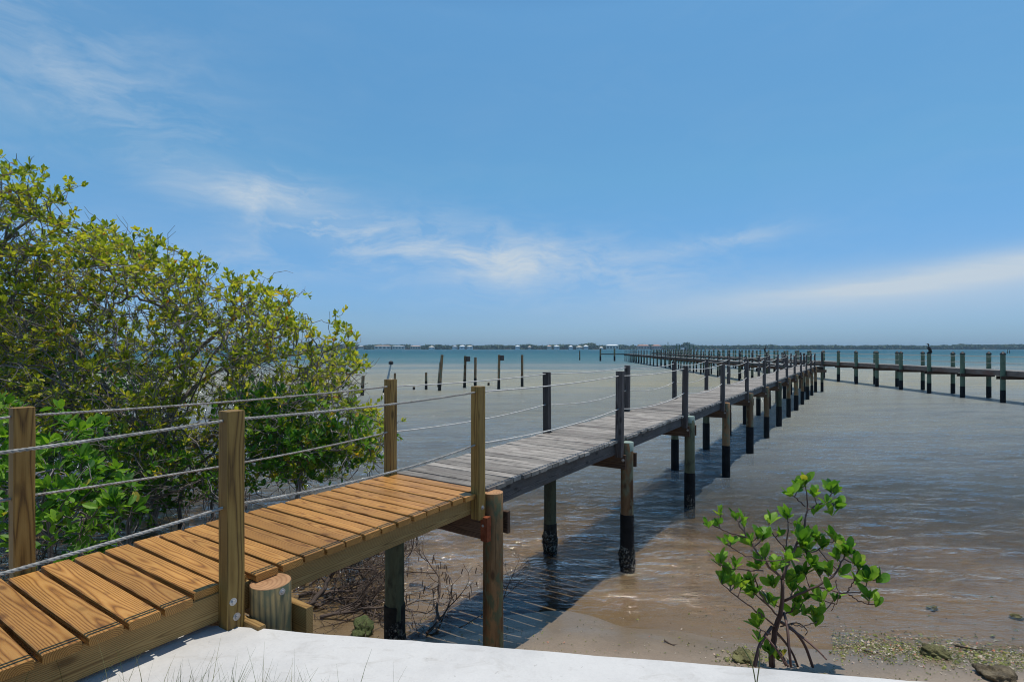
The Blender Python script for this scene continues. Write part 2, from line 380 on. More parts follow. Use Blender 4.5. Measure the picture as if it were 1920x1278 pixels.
# --- concrete cap painted white
m, t, out = mat('white_concrete'); M['cap'] = m
pos = t.new('ShaderNodeNewGeometry').outputs['Position']
n = t.noise(pos, 2.2, 7, 0.65); n2 = t.noise(t.vmath('MULTIPLY', pos, (1.0, 2.2, 1.0)), 6.0, 6, 0.7, 0.8); n3 = t.noise(pos, 90, 3, 0.6)
c = t.ramp(n, [(0.3, (0.48, 0.465, 0.435)), (0.55, (0.60, 0.58, 0.54)), (0.8, (0.655, 0.635, 0.59))])
c = t.mix(t.ramp(n2, [(0.54, 0.0), (0.74, 0.55)]), c, (0.40, 0.37, 0.32))
c = t.mix(t.ramp(t.noise(pos, 38, 4, 0.7), [(0.66, 0.0), (0.72, 0.5)]), c, (0.25, 0.23, 0.20))
c = t.mix(t.ramp(t.noise(t.vmath('ADD', pos, (7.3, 1.1, 0)), 3.1, 5, 0.6), [(0.695, 0.0), (0.76, 0.5)]), c, (0.58, 0.40, 0.25))
c = t.mix(1.0, c, t.ramp(n3, [(0.25, 0.94), (0.6, 1.0)]), 'MULTIPLY')
principled(t, out, c, 0.6, t.bump(t.math('ADD', n3, t.math('MULTIPLY', n2, 2.0)), 0.25, 0.003), 0.35)

# --- water: clear over the bed, more silt where it is deeper, sky mirrored by Fresnel
m, t, out = mat('sea_water'); M['water'] = m
pos = t.new('ShaderNodeNewGeometry').outputs['Position']
dep = t.attr('depth', 'Fac')
px, py, pz = t.sep(pos)
w1 = t.noise(t.vmath('MULTIPLY', pos, (0.36, 1.5, 1.0)), 1.7, 3, 0.5, 0.6)
w1 = t.math('SUBTRACT', 1.0, t.math('ABSOLUTE', t.math('SUBTRACT', t.math('MULTIPLY', w1, 3.0), 1.5)))
w2 = t.noise(t.vmath('MULTIPLY', pos, (0.55, 1.5, 1.0)), 6.0, 4, 0.6, 0.3)
w3 = t.noise(t.vmath('MULTIPLY', pos, (0.4, 1.3, 1.0)), 0.6, 3, 0.55, 0.4)
gust = t.ramp(t.noise(t.vmath('MULTIPLY', pos, (0.05, 0.13, 1.0)), 1.0, 4, 0.55), [(0.35, 0.55), (0.65, 1.25)])
calm = t.ramp(dep, [(0.0, 0.02), (0.05, 0.25), (0.16, 0.7), (0.4, 1.0)])
hh = t.math('ADD', t.math('MULTIPLY', w1, 0.34), t.math('MULTIPLY', w2, 0.75)); hh = t.math('ADD', hh, t.math('MULTIPLY', w3, t.ramp(t.math('DIVIDE', py, 100.0, clamp=True), [(0.08, 0.9), (0.25, 3.5), (1.0, 9.0)])))
hh = t.math('MULTIPLY', t.math('MULTIPLY', hh, gust), calm)
nb = t.bump(hh, 1.0, 0.50)
fr = t.new('ShaderNodeFresnel'); fr.inputs['IOR'].default_value = 1.52; t.put(fr.inputs['Normal'], nb)
gl = t.new('ShaderNodeBsdfGlossy'); t.put(gl.inputs['Roughness'], t.ramp(t.math('DIVIDE', py, 160.0, clamp=True), [(0.03, 0.05), (0.4, 0.16), (1.0, 0.26)])); t.put(gl.inputs['Normal'], nb)
gl.inputs['Color'].default_value = (1, 1, 1, 1)
trn = t.new('ShaderNodeBsdfTransparent'); t.put(trn.inputs[0], t.ramp(dep, [(0.0, (0.97, 0.97, 0.95)), (1.0, (0.62, 0.58, 0.42))]))
dif = t.new('ShaderNodeBsdfDiffuse')
# silt colour: tan over the flats, blue-green in the channel far out; nearer blue-grey stops have sky reflection painted in
dist = t.math('DIVIDE', py, 400.0, clamp=True)
patch = t.noise(t.vmath('MULTIPLY', pos, (0.012, 0.06, 1.0)), 1.0, 5, 0.6, 0.4)
silt_sheen = t.ramp(t.math('ADD', dist, t.math('MULTIPLY', t.math('SUBTRACT', patch, 0.5), 0.26)),
              [(0.014, (0.11, 0.095, 0.045)), (0.028, (0.19, 0.21, 0.21)), (0.05, (0.235, 0.26, 0.255)), (0.08, (0.25, 0.255, 0.215)), (0.11, (0.29, 0.275, 0.195)),
               (0.145, (0.265, 0.26, 0.20)), (0.19, (0.16, 0.195, 0.19)), (0.27, (0.085, 0.155, 0.17)), (0.45, (0.040, 0.125, 0.15)), (1.0, (0.014, 0.085, 0.12))])
ripple_tone = t.noise(t.vmath('MULTIPLY', pos, (0.28, 1.1, 1.0)), 1.0, 7, 0.68, 0.5)  # light and dark of ripples painted as streaks into the water colour
silt_sheen = t.mix(1.0, silt_sheen, t.ramp(ripple_tone, [(0.3, (0.76, 0.78, 0.82)), (0.5, (1.0, 1.0, 1.0)), (0.7, (1.2, 1.16, 1.06))]), 'MULTIPLY')
t.put(dif.inputs[0], silt_sheen)
body = t.new('ShaderNodeMixShader'); t.put(body.inputs[0], t.ramp(dep, [(0.0, 0.0), (0.10, 0.04), (0.17, 0.16), (0.30, 0.52), (0.6, 0.85), (1.0, 1.0)]))
t.l.new(trn.outputs[0], body.inputs[1]); t.l.new(dif.outputs[0], body.inputs[2])
mx = t.new('ShaderNodeMixShader'); t.put(mx.inputs[0], t.math('MULTIPLY', fr.outputs[0], t.ramp(t.math('DIVIDE', py, 250.0, clamp=True), [(0.08, 1.0), (0.35, 0.72), (1.0, 0.50)])))
t.l.new(body.outputs[0], mx.inputs[1]); t.l.new(gl.outputs[0], mx.inputs[2]); t.l.new(mx.outputs[0], out.inputs[0])

# ------------------------------------------------------------------ ground and water
def hnoise(x, y, s, seed):
    r = np.random.default_rng(seed); v = 0
    for k in range(5):
        a = r.uniform(0, 6.28); f = s * (1.0 + k * 0.7); v = v + np.sin((x * math.cos(a) + y * math.sin(a)) * f + r.uniform(0, 6.28)) / (1 + k * 0.6)
    return v / 2.2
def ground_h(x, y):
    x = np.asarray(x, float); y = np.asarray(y, float)
    sh = 5.30 - 0.03 * x + 0.10 * np.sin(x * 0.9 + 1.0) + 0.06 * np.sin(x * 2.3)
    d = y - sh
    up = np.clip(-d, 0, 3.0)
    h_up = 0.16 * up + 0.02 * up * up
    dn = np.clip(d, 0, None)
    h_dn = -(0.035 * np.minimum(dn, 9) + 0.012 * np.clip(dn - 9, 0, 40) + 0.02 * np.clip(dn - 49, 0, 60))
    h_dn = h_dn + 0.10 * np.exp(-((dn - 55) / 16.0) ** 2)
    h = np.where(d < 0, h_up, h_dn)
    near = np.exp(-np.clip(dn, 0, None) / 30)
    h = h + near * (0.012 * hnoise(x, y, 2.1, 3) + 0.018 * hnoise(x, y, 0.8, 4))
    return np.clip(h, -2.6, 2.0)

def fan(name, ys, T, zfun, m, attr=None):
    ts = np.linspace(-T, T, 420); ts = np.sign(ts) * np.abs(ts) ** 1.15
    Yg, Tg = np.meshgrid(ys, ts, indexing='ij'); Xg = Tg * (np.maximum(Yg, 0) * 1.05 + 5.0)
    Z = zfun(Xg, Yg); nr, nc = Xg.shape
    V = np.stack([Xg, Yg, Z], -1).reshape(-1, 3)
    i = (np.arange(nr - 1)[:, None] * nc + np.arange(nc - 1)[None, :]).ravel()
    Fc = np.stack([i, i + 1, i + nc + 1, i + nc], 1)
    me = bpy.data.meshes.new(name); me.from_pydata(V.tolist(), [], Fc.tolist()); me.materials.append(m)
    if attr is not None:
        a = me.attributes.new('depth', 'FLOAT', 'POINT'); a.data.foreach_set('value', attr(Xg, Yg).ravel())
    me.polygons.foreach_set('use_smooth', [True] * len(me.polygons)); me.update()
    o = bpy.data.objects.new(name, me); C.objects.link(o); o['kind'] = 'structure'; return o

CAPZ = 1.485
CA, CB = np.array([-1.563, 2.695]), np.array([1.679, 2.238])        # outer top edge of the seawall cap
cd = (CB - CA) / np.linalg.norm(CB - CA); cn = np.array([-cd[1], cd[0]])   # cn points out to the water
ys = np.concatenate([np.arange(2.2, 12, 0.05), np.arange(12, 30, 0.07), 30 * np.exp(np.arange(0, 1, 1 / 230.0) * math.log(3600 / 30.0)), [3600]])
fan('seabed', ys, 1.6, lambda x, y: ground_h(x, y), M['sand'])
def wave(x, y):
    g = ground_h(x, y); dpt = np.clip(-g, 0, 1)
    amp = 0.034 * np.clip(dpt / 0.16, 0.10, 1) * np.exp(-np.clip(y - 18, 0, None) / 8)
    r = np.random.default_rng(5); v = np.zeros_like(x)
    for k in range(13):
        a = math.pi / 2 + r.normal(0.05, 0.26); lam = r.uniform(0.26, 1.1)
        ph = r.uniform(0, 6.28); kx, ky = math.cos(a) * 2 * math.pi / lam, math.sin(a) * 2 * math.pi / lam
        q = kx * x + ky * y + ph + 0.9 * np.sin(x * r.uniform(.4, 1.1) + y * r.uniform(.1, .5) + ph)
        v = v + lam * (np.abs(np.sin(q * 0.5)) * -2 + 1.2)
    return amp * v * 0.32
def wdepth(x, y): return np.where(y > 130, 1.0, np.clip(-ground_h(x, y), 0, 1))
ysw = ys[ys > 3.4]
water = fan('water', ysw, 1.6, wave, M['water'], wdepth)

# seawall cap and wall, and the ground the grass grows on
def q3(p, z): return (p[0], p[1], z)
mb = MB()
A_ = CA - cd * 7; B_ = CB + cd * 7
cw, chh = 0.56, 0.26
mid0 = A_ - cn * cw / 2; mid1 = B_ - cn * cw / 2
mb.board(q3(mid0, CAPZ - chh / 2), q3(mid1, CAPZ - chh / 2), cw, chh, ch=0.012, cuts=160, wob=0.0018)
wall = empty('seawall', q3((CA + CB) / 2, 0.0), 'white painted concrete seawall with a wide flat cap along the bottom edge', 'seawall')
def child(o, par):
    o.parent = par; o.matrix_parent_inverse = Matrix.Translation(par.location).inverted(); return o
child(mb.build('cap', M['cap']), wall)
mb = MB(); m0 = A_ - cn * 0.2; m1 = B_ - cn * 0.2
mb.board(q3(m0, 0.35), q3(m1, 0.35), 0.22, 1.7, ch=0.0)
child(mb.build('wall_panel', M['cap']), wall)
mb = MB(); g0 = A_ - cn * (cw + 3.0); g1 = B_ - cn * (cw + 3.0)
mb.board(q3(g0, CAPZ - 0.30), q3(g1, CAPZ - 0.30), 6.0 - 0.01, 0.5, ch=0.0)
o = mb.build('lawn', M['sand']); o['kind'] = 'structure'

# ------------------------------------------------------------------ the pier
P0 = np.array([-0.279, 4.391]); D = np.array([1.6765, 2.5479]); SP = np.linalg.norm(D); D = D / SP
RT = np.array([D[1], -D[0]])
def at(s, c, z):
    p = P0 + D * s + RT * c; return np.array([p[0], p[1], z])
DECK = CH - 1.18                 # deck top 1.69
PTH = 0.036                      # plank thickness
POST_TOP = CH - 0.312
SB = DECK - PTH - 0.145          # stringer bottom
LEFT = -1.07; RIGHT = 0.008
UPV = (0, 0, 1)

def deck_mesh(mb, s0, s1, pitch, gap, th, posts_r, posts_l, jit, ch, left=LEFT, right=RIGHT, rough_end=0.0, cuts=3, wob=0.0008, skew=0.002, atf=None, z=DECK):
    atf = atf or at
    n = int(round((s1 - s0) / pitch)); pitch = (s1 - s0) / n
    for i in range(n):
        s = s0 + (i + 0.5) * pitch + rng.normal(0, jit * 0.3)
        w = pitch - gap + rng.normal(0, jit)
        r = right + rng.normal(0, rough_end); l = left + rng.normal(0, rough_end)
        if any(abs(s - q) < 0.5 * w + 0.047 for q in posts_r): r = min(r, right - 0.06)
        if any(abs(s - q) < 0.5 * w + 0.047 for q in posts_l): l = max(l, left + 0.06)
        dz = rng.normal(0, jit * 0.25); sk = rng.normal(0, skew)
        tw = rng.normal(0, jit * 0.3)
        mb.board(atf(s + sk, l, z - th / 2 + dz - tw), atf(s - sk, r, z - th / 2 + dz + tw), w, th, ch=ch, cuts=cuts, wob=wob)

def rope_pts(a, b, sag, n=24):
    t_ = np.linspace(0, 1, n)[:, None]; p = a * (1 - t_) + b * t_; p[:, 2] -= sag * 4 * (t_ * (1 - t_))[:, 0]; return p
def rope_chain(nodes, sags, n=24):
    out = []
    for i in range(len(nodes) - 1):
        q = rope_pts(np.array(nodes[i], float), np.array(nodes[i + 1], float), sags[i % len(sags)], n)
        out.append(q if i == 0 else q[1:])
    return np.concatenate(out)
def twisted(mb, pts, r):
    """three strands laid round each other"""
    L = np.concatenate([[0], np.cumsum(np.linalg.norm(np.diff(pts, axis=0), axis=1))])
    s = np.arange(0, L[-1], 0.0085); q = np.stack([np.interp(s, L, pts[:, k]) for k in range(3)], 1)
    t_ = np.gradient(q, axis=0); t_ /= np.linalg.norm(t_, axis=1)[:, None]
    u = np.cross(t_, [0, 0, 1.0]); u /= np.linalg.norm(u, axis=1)[:, None]; w = np.cross(t_, u)
    for k in range(3):
        a = s / 0.062 * 2 * math.pi + k * 2.094
        mb.tube(q + r * 0.52 * (u * np.cos(a)[:, None] + w * np.sin(a)[:, None]), r * 0.56, 6)

# ---- new stained section
bw = empty('boardwalk', at(-2.0, -0.5, 0), 'new golden brown timber boardwalk section with rope rails at the left', 'boardwalk')
def part(mbx, name, mats, par, smooth=False):
    o = mbx.build(name, mats); child(o, par)
    return smooth_by_angle(o, 45) if smooth else o
NR = [-4.75, -2.052, 0.0]           # right post stations, metres along
NL = [-5.3, -2.58, 0.06]
mb = MB(); deck_mesh(mb, -6.0, 0.10, 0.1466, 0.020, 0.038, NR, NL, 0.0028, 0.004, rough_end=0.004, cuts=2, skew=0.003)
part(mb, 'deck', M['new_plank'], bw)
for c in (-0.065, -0.52, -1.0):
    mb = MB(); mb.board(at(-6.0, c, (DECK - 0.0395 + SB) / 2), at(0.12, c, (DECK - 0.0395 + SB) / 2), 0.040, DECK - 0.0395 - SB, ch=0.003, cuts=30, wob=0.0006)
    part(mb, 'stringer', M['new_timber'], bw)
def post_mb(p, z0, z1, size=0.089, lean=(0, 0)):
    mb = MB(); b = np.array([p[0], p[1], z0]); t_ = np.array([p[0] + lean[0], p[1] + lean[1], z1])
    a = size / 2; ch = 0.006
    pr = [(-a, -a + ch), (-a, a - ch), (-a + ch, a), (a - ch, a), (a, a - ch), (a, -a + ch), (a - ch, -a), (-a + ch, -a)]
    mb.prof(b, t_, pr, up=(RT[0], RT[1], 0), cuts=8, wob=0.0006); return mb
for i, s in enumerate(NR):
    part(post_mb(at(s, 0.0, 0), SB - 0.035, POST_TOP + (0.0 if i else 0)), 'post', M['new_post'], bw)
for i, s in enumerate(NL):
    part(post_mb(at(s, -1.078, 0), SB - 0.035, POST_TOP + (0.02 if i == 2 else 0)), 'post', M['new_post'], bw)
def bolt_mb(p, nrm, r=0.011):
    mb = MB(); p = np.array(p, float); nrm = np.array([nrm[0], nrm[1], 0.0])
    mb.tube([p - nrm * 0.004, p + nrm * 0.003], [r * 1.7, r * 1.7], 12); mb.tube([p + nrm * 0.003, p + nrm * 0.013], [r, r * 0.9], 6); return mb
for s, z in ((-2.07, SB + 0.11), (-2.052, SB + 0.03), (0.0, SB + 0.06)):
    part(bolt_mb(at(s, 0.0445, z), RT), 'bolt', M['bolt'], bw)
# ropes: two along each side
def rope_run(stations, c, z, sags, parent, name='rope', r=0.0074, twist=True, material='rope'):
    nodes = [at(s, c, z) for s in stations]
    pts = rope_chain(nodes, sags, 26); mb = MB()
    if twist: twisted(mb, pts, r)
    else: mb.tube(pts, r, 6)
    o = part(mb, name, M[material], parent); o.data.polygons.foreach_set('use_smooth', [True] * len(o.data.polygons)); return o
ZR1, ZR2 = CH - 0.357, CH - 0.785
rope_run(NR, 0.0, ZR1, [0.03, 0.018], bw); rope_run(NR, 0.0, ZR2, [0.05, 0.045], bw)
rope_run(NL, -1.078, ZR1, [0.03, 0.018], bw); rope_run(NL, -1.078, ZR2, [0.03, 0.035], bw)

def pile_z(p): return float(ground_h(p[0], p[1])) - 0.35
def pile_part(par, s, c, r, top, m_, wrap=None, cap=None, n=20, taper=1.06, oyster=0, lean=0.0, atf=None, base=None):
    """pile > wrap, cap, oysters"""
    p = (atf or at)(s, c, 0.0); z0 = pile_z(p) if base is None else base
    mb = MB(); k = 9
    mb.lathe((p[0], p[1], 0), [(r * (taper - (taper - 1) * j / k), z0 + (top - z0) * j / k) for j in range(k + 1)] + [(r * 0.985, top + 0.003)], n, wob=0.012, mats=[0] * k + [1, 1])
    o = part(mb, 'pile', [m_, M['cut_top']], par, True)
    if wrap:
        w0, mw = wrap; mb = MB(); hw = w0
        prof = [(r * 1.10, z0), (r * 1.10, hw - 0.02), (r * 1.09, hw), (r * 1.0, hw + 0.004)]
        mb.lathe((p[0], p[1], 0), prof, n, wob=0.012 if mw == 'wrap' else 0.05)
        q = mb.build('wrap' if mw == 'wrap' else 'tide_crust', M[mw]); smooth_by_angle(q); q.parent = o; q.matrix_parent_inverse = Matrix.Translation(par.location).inverted() @ Matrix.Identity(4)
        q.matrix_parent_inverse = (Matrix.Translation(par.location) @ Matrix.Translation(-Vector(par.location))).inverted()
    if cap:
        mb = MB(); mb.lathe((p[0], p[1], 0), [(r * 1.015, top - cap), (r * 1.02, top + 0.006), (r * 0.98, top + 0.012)], n, wob=0.02)
        q = mb.build('cap', M['verdigris']); smooth_by_angle(q); q.parent = o
    if oyster:
        mb = MB(); rr = np.random.default_rng(int(s * 100) + 5); k2_ = 40; rows = 18; V = []
        for a2 in range(rows):
            zz_ = -0.12 + 0.40 * a2 / (rows - 1); env = math.sin(math.pi * min(1, (a2 + 0.6) / rows)) ** 0.7
            for b2 in range(k2_):
                an = b2 * 2 * math.pi / k2_; lump = max(0, math.sin(an * 2 + s) * math.sin(zz_ * 16 + an + s)) * 0.35 + max(0, math.sin(an * 3 + 1 + c)) * 0.22
                ra = r * (1.05 + env * (oyster / 85.0) * (lump + rr.uniform(-0.05, 0.32)))
                V.append((p[0] + ra * math.cos(an), p[1] + ra * math.sin(an), zz_ + rr.normal(0, 0.006)))
        mb.add(V, [(a2 * k2_ + b2, a2 * k2_ + (b2 + 1) % k2_, (a2 + 1) * k2_ + (b2 + 1) % k2_, (a2 + 1) * k2_ + b2) for a2 in range(rows - 1) for b2 in range(k2_)])
        q = mb.build('oyster_crust', M['oyster']); q.parent = o
    return o
# piles of the new section
sp = pile_part(bw, -1.87, 0.045, 0.102, DECK - 0.045, M['stump'], n=28)
part(bolt_mb(at(-1.87, 0.146, SB + 0.11), RT, 0.010), 'bolt', M['bolt'], bw)
pile_part(bw, -1.87, -1.11, 0.10, DECK - 0.045, M['stump'])
for s in (-1.995, -1.745):
    mb = MB(); mb.board(at(s, -1.22, SB - 0.006 - 0.09), at(s, 0.17 if s < -1.9 else 0.20, SB - 0.006 - 0.09), 0.04, 0.18, ch=0.003, cuts=4); part(mb, 'crossbeam', M['new_timber'], bw)

# ---- old weathered pier
NP = 13
ST = [i * SP for i in range(NP)]
pier = empty('weathered_pier', at(18, -0.5, 0), 'long weathered grey boardwalk pier on piles, rope railed, running out from the golden section', 'pier')
mb = MB(); END = ST[-1] + 0.35
deck_mesh(mb, 0.115, END, 0.1435, 0.0145, 0.036, ST[1:], ST[1:], 0.0045, 0.003, rough_end=0.010, cuts=3, skew=0.006, wob=0.0012)
part(mb, 'deck', M['old_plank'], pier)
for c in (-0.065, -0.52, -1.0):
    mb = MB(); zc = (DECK - 0.0375 + SB - 0.02) / 2; hh_ = DECK - 0.0375 - SB + 0.02
    mb.board(at(0.13, c, zc), at(END, c, zc), 0.040, hh_, ch=0.003, cuts=120, wob=0.0012); part(mb, 'stringer', M['old_timber'], pier)
for i, s in enumerate(ST):
    if i > 0:
        for c in (0.0, -1.078):
            l = rng.normal(0, 0.010, 2); tz = POST_TOP + rng.normal(0, 0.012)
            part(post_mb(at(s, c, 0), SB - 0.05, tz, lean=l), 'post', M['old_post'], pier)
    for k_, c in enumerate((0.045, -1.115)):
        top = DECK - 0.055 + rng.normal(0, 0.01)
        if i == 0:
            if k_ == 0: pile_part(pier, 0.15, c, 0.083, DECK - 0.03, M['pile_mottled'], n=24)
            else: pile_part(pier, 0.15, c, 0.088, top, M['pile_green'], wrap=(0.42, 'tide'), n=24, oyster=26)
        else:
            wz = 0.70 + rng.normal(0, 0.03) if not (i == 1 and k_ == 1) else 0.36
            pile_part(pier, s + 0.15, c, 0.083 + rng.uniform(-0.006, 0.01), top, M['pile'] if (rng.random() < 0.62 and k_ == 0) else M['pile_green'],
                      wrap=(wz, 'tide' if (i == 1 and k_ == 1) else 'wrap'), cap=(0.10 if (k_ == 0 and i in (1, 2)) else None), n=18 if i < 5 else 12, oyster=60 if (i == 1) else (16 if i == 2 else 0))
    for q in (0.15 - 0.115, 0.15 + 0.115):
        mb = MB(); mb.board(at(s + q, -1.24, SB - 0.02 - 0.096), at(s + q, 0.075 if q < 0.1 else 0.13, SB - 0.02 - 0.096), 0.040, 0.185, ch=0.003, cuts=4, wob=0.001)
        part(mb, 'crossbeam', M['beam'], pier)
    part(bolt_mb(at(s + 0.15 - 0.137, 0.045, SB - 0.09), -D, 0.012), 'bolt', M['bolt'], pier)
mb = MB(); mb.board(at(0.033, 0.02, SB - 0.12), at(0.033, 0.088, SB - 0.12), 0.054, 0.20, ch=0.004); part(mb, 'rusty_bracket', M['rust'], pier)
sg1 = [0.022, 0.03, 0.05, 0.07, 0.08, 0.085]; sg2 = [0.045, 0.08, 0.09, 0.10, 0.105, 0.105]
for c in (0.0, -1.078):
    rope_run(ST, c, ZR1, sg1, pier, r=0.0068, twist=False, material='rope_pale'); rope_run(ST, c, ZR2, sg2, pier, r=0.0068, twist=False, material='rope_pale')

# ------------------------------------------------------------------ the long piers beyond
def line_pier(name, label, base, dirv, L, spacing, width, piles_up, group=None, first=0):
    """a far pier: deck, stringers, crossbeams, posts or tall piles, ropes"""
    dirv = np.array(dirv, float); dirv /= np.linalg.norm(dirv); rt = np.array([dirv[1], -dirv[0]]); base = np.array(base, float)
    def a_(s, c, z):
        p = base + dirv * s + rt * c; return np.array([p[0], p[1], z])
    root = empty(name, a_(0, 0, 0), label, 'pier')
    mb = MB(); deck_mesh(mb, -0.3, L + 0.3, 0.15, 0.010, 0.036, [], [], 0.005, 0, left=0.09 if piles_up else 0.0, right=width - (0.09 if piles_up else 0), rough_end=0.008, cuts=1, wob=0, atf=a_)
    part(mb, 'deck', M['old_plank'], root)
    hgt = 0.24 if piles_up else 0.18
    for c in ((0.12, width - 0.12) if piles_up else (0.06, width - 0.06)):
        mb = MB(); zc = DECK - 0.038 - hgt / 2; mb.board(a_(-0.3, c, zc), a_(L + 0.3, c, zc), 0.045, hgt, ch=0, cuts=max(4, int(L / 1.5)), wob=0.004); part(mb, 'stringer', M['far_beam'] if piles_up else M['old_timber'], root)
    n = int(L / spacing + 1e-6) + 1
    zb = DECK - 0.038 - hgt
    proto = None
    for i in range(n):
        s = i * spacing
        for j, c in enumerate((0.0, width)):
            p = a_(s, c, 0)
            if proto is None:
                r = 0.115 if piles_up else 0.085; top = CH - 0.33 if piles_up else zb + 0.10
                mb = MB(); mb.lathe((0, 0, 0), [(r * 1.06, -2.2), (r * 1.05, 0.62), (r * 1.02, 0.64), (r, 1.2), (r * 0.97, top)], 12, mats=[1, 1, 0, 0, 0])
                pp = mb.build('pile', [M['pileB'] if piles_up else M['pile_green'], M['wrap']], root); smooth_by_angle(pp, 50)
                if piles_up:
                    mb = MB(); mb.lathe((0, 0, 0), [(r * 1.15, top - 0.02), (r * 1.15, top + 0.03), (r * 0.15, top + 0.15)], 12)
                    pc = mb.build('cap', M['cap_black'], pp)
                    pk = None
                else:
                    pc = None
                    mb = MB(); a2 = 0.0445; mb.prof((0, 0, zb), (0, 0, POST_TOP), [(-a2, -a2), (-a2, a2), (a2, a2), (a2, -a2)], up=(rt[0], rt[1], 0)); pk = mb.build('post', M['old_post'], root)
                mb = MB(); mb.board((-rt[0] * 0.2, -rt[1] * 0.2, zb - 0.092), (rt[0] * (width + 0.2), rt[1] * (width + 0.2), zb - 0.092), 0.06, 0.18, ch=0); pb = mb.build('crossbeam', M['beam'], root)
                proto = (pp, pc, pk, pb)
            first_ = (i == 0 and j == 0)
            loc = Vector(p) - root.location; loc.z = rng.normal(0, 0.012)
            if first_: pp.location = loc; o = pp
            else:
                o = inst(pp, root, loc, rz=rng.uniform(0, 6))
                if pc: inst(pc, o, (0, 0, 0))
            if pk:
                l2 = loc.copy(); l2.z = rng.normal(0, 0.012)
                off = rt * (0.0)
                if first_: pk.location = l2
                else: inst(pk, root, l2)
            if j == 0:
                for k in range(2):
                    l3 = Vector(a_(s + (0.15 if k else -0.15), 0, 0)) - root.location
                    if first_ and k == 0: pb.location = l3
                    else: inst(pb, root, l3)
    for c in (0.0, width):
        for z, sg in ((CH - 0.42, 0.03 if piles_up else 0.1), (CH - 0.79, 0.03 if piles_up else 0.1)):
            nodes = [a_(i * spacing, c, z) for i in range(n)]
            mb = MB(); mb.tube(rope_chain(nodes, [sg], 7), 0.010, 4); part(mb, 'rope', M['rope'], root)
    return root, a_
# the pier that carries on from the end of the near one
pa0 = at(END + 0.1, -1.2, 0)
AE = np.array([17.05 + 0.0705 * 121, 121.0])
da = AE - np.array([pa0[0] + 0.3, pa0[1] - 0.6]); LA = float(np.linalg.norm(da)); da /= LA
pierA, aA = line_pier('outer_pier', 'weathered pier leading from the end of the near pier towards the far left', (pa0[0] + 0.3, pa0[1] - 0.6), da, LA, 3.05, 1.15, False)
# its head: a low walkway to the left with two stout piles
for (s, c) in ((LA + 0.8, -2.2), (LA + 0.8, -5.4)):
    p = aA(s, c, 0); mb = MB(); mb.lathe((p[0], p[1], 0), [(0.21, -2), (0.21, 1.1), (0.2, 1.12), (0.19, 2.75), (0.17, 2.8)], 12, mats=[1, 1, 0, 0]); part(mb, 'mooring_pile', [M['pile_green'], M['wrap']], pierA, True)
mb = MB(); mb.board(aA(LA + 0.8, 0.4, 1.55), aA(LA + 0.8, -5.5, 1.55), 0.25, 0.22, ch=0); part(mb, 'head_beam', M['old_timber'], pierA)

dB = np.array([0.119, 1.0]); dB /= np.linalg.norm(dB)
bB = np.array([26.05, 28.3]) - dB * 2.975 * 4
LB = 2.975 * 48
pierB, aB = line_pier('long_pier', 'separate far pier of tall green piles with black pointed caps, running in from the right', bB, dB, LB, 2.975, 1.40, True)

# ------------------------------------------------------------------ boat lift and boat at the end of the long pier
zl = 158.0
def L_(x, y): return P(x, y, zl)
lift = empty('boat_lift', (L_(1284, 660)[0], zl, 0), 'boat lift of tall piles and top beams at the end of the long pier', 'boat lift')
px4 = [1268, 1274, 1293, 1301]
tops = []
for i, x in enumerate(px4):
    X = (x - 960) / F * zl; Yv = zl + (0 if i in (0, 2) else 4.2)
    X = (x - 960) / F * Yv
    mb = MB(); mb.lathe((X, Yv, 0), [(0.17, -2.3), (0.17, 0.7), (0.16, 0.72), (0.15, 4.0)], 10, mats=[1, 1, 0]); part(mb, 'pile', [M['pileB'], M['wrap']], lift, True); tops.append((X, Yv))
for a, b in ((0, 1), (2, 3)):
    mb = MB(); mb.board((*tops[a], 4.12), (*tops[b], 4.12), 0.2, 0.24, ch=0); part(mb, 'top_beam', M['metal_pole'], lift)
for a, b in ((0, 2), (1, 3)):
    mb = MB(); mb.board((*tops[a], 1.35), (*tops[b], 1.35), 0.15, 0.2, ch=0); part(mb, 'cradle_beam', M['metal_pole'], lift)
for k, (x, tz, r, lab) in enumerate(((1247, 4.0, 0.16, 'shorter of two mooring piles left of the boat lift'), (1252.5, 4.7, 0.12, 'taller thin mooring pile just left of the boat lift'))):
    X = (x - 960) / F * zl; mb = MB(); mb.lathe((0, 0, 0), [(r, -2.3), (r, 0.7), (r * 0.98, 0.72), (r * 0.9, tz), (r * 0.5, tz + 0.1)], 10, mats=[1, 1, 0, 0])
    o = smooth_by_angle(mb.build('mooring_pile', [M['pileB'], M['wrap']])); o.location = (X, zl, 0); tag(o, lab, 'piling', 'mooring piles by the boat lift')
boat = empty('motor_boat', (L_(1284, 660)[0], zl + 2.1, 1.45), 'white motor boat with dark canopy raised on the boat lift', 'boat')
mb = MB(); secs = []
for u in np.linspace(0, 1, 9):
    hw = 1.15 * (1 - max(0, (u - 0.45) / 0.55) ** 2.2); sh = 0.95 + 0.25 * u ** 2; y_ = -2.6 + 5.4 * u
    kz = 0.0 + 0.45 * max(0, (u - 0.6) / 0.4) ** 2
    secs.append([(0, y_, kz), (hw * 0.75, y_, 0.3 + kz * 0.8), (hw, y_, sh), (hw * 0.88, y_, sh + 0.02), (hw * 0.8, y_, sh - 0.35), (-hw * 0.8, y_, sh - 0.35), (-hw * 0.88, y_, sh + 0.02), (-hw, y_, sh), (-hw * 0.75, y_, 0.3 + kz * 0.8)])
V = [p for s in secs for p in s]; k = 9
fs = [(i * k + j, i * k + (j + 1) % k, (i + 1) * k + (j + 1) % k, (i + 1) * k + j) for i in range(8) for j in range(k)] + [tuple(range(k)), tuple(range(8 * k + k - 1, 8 * k - 1, -1))]
mb.add(V, fs); mb.build('hull', M['white'], boat)
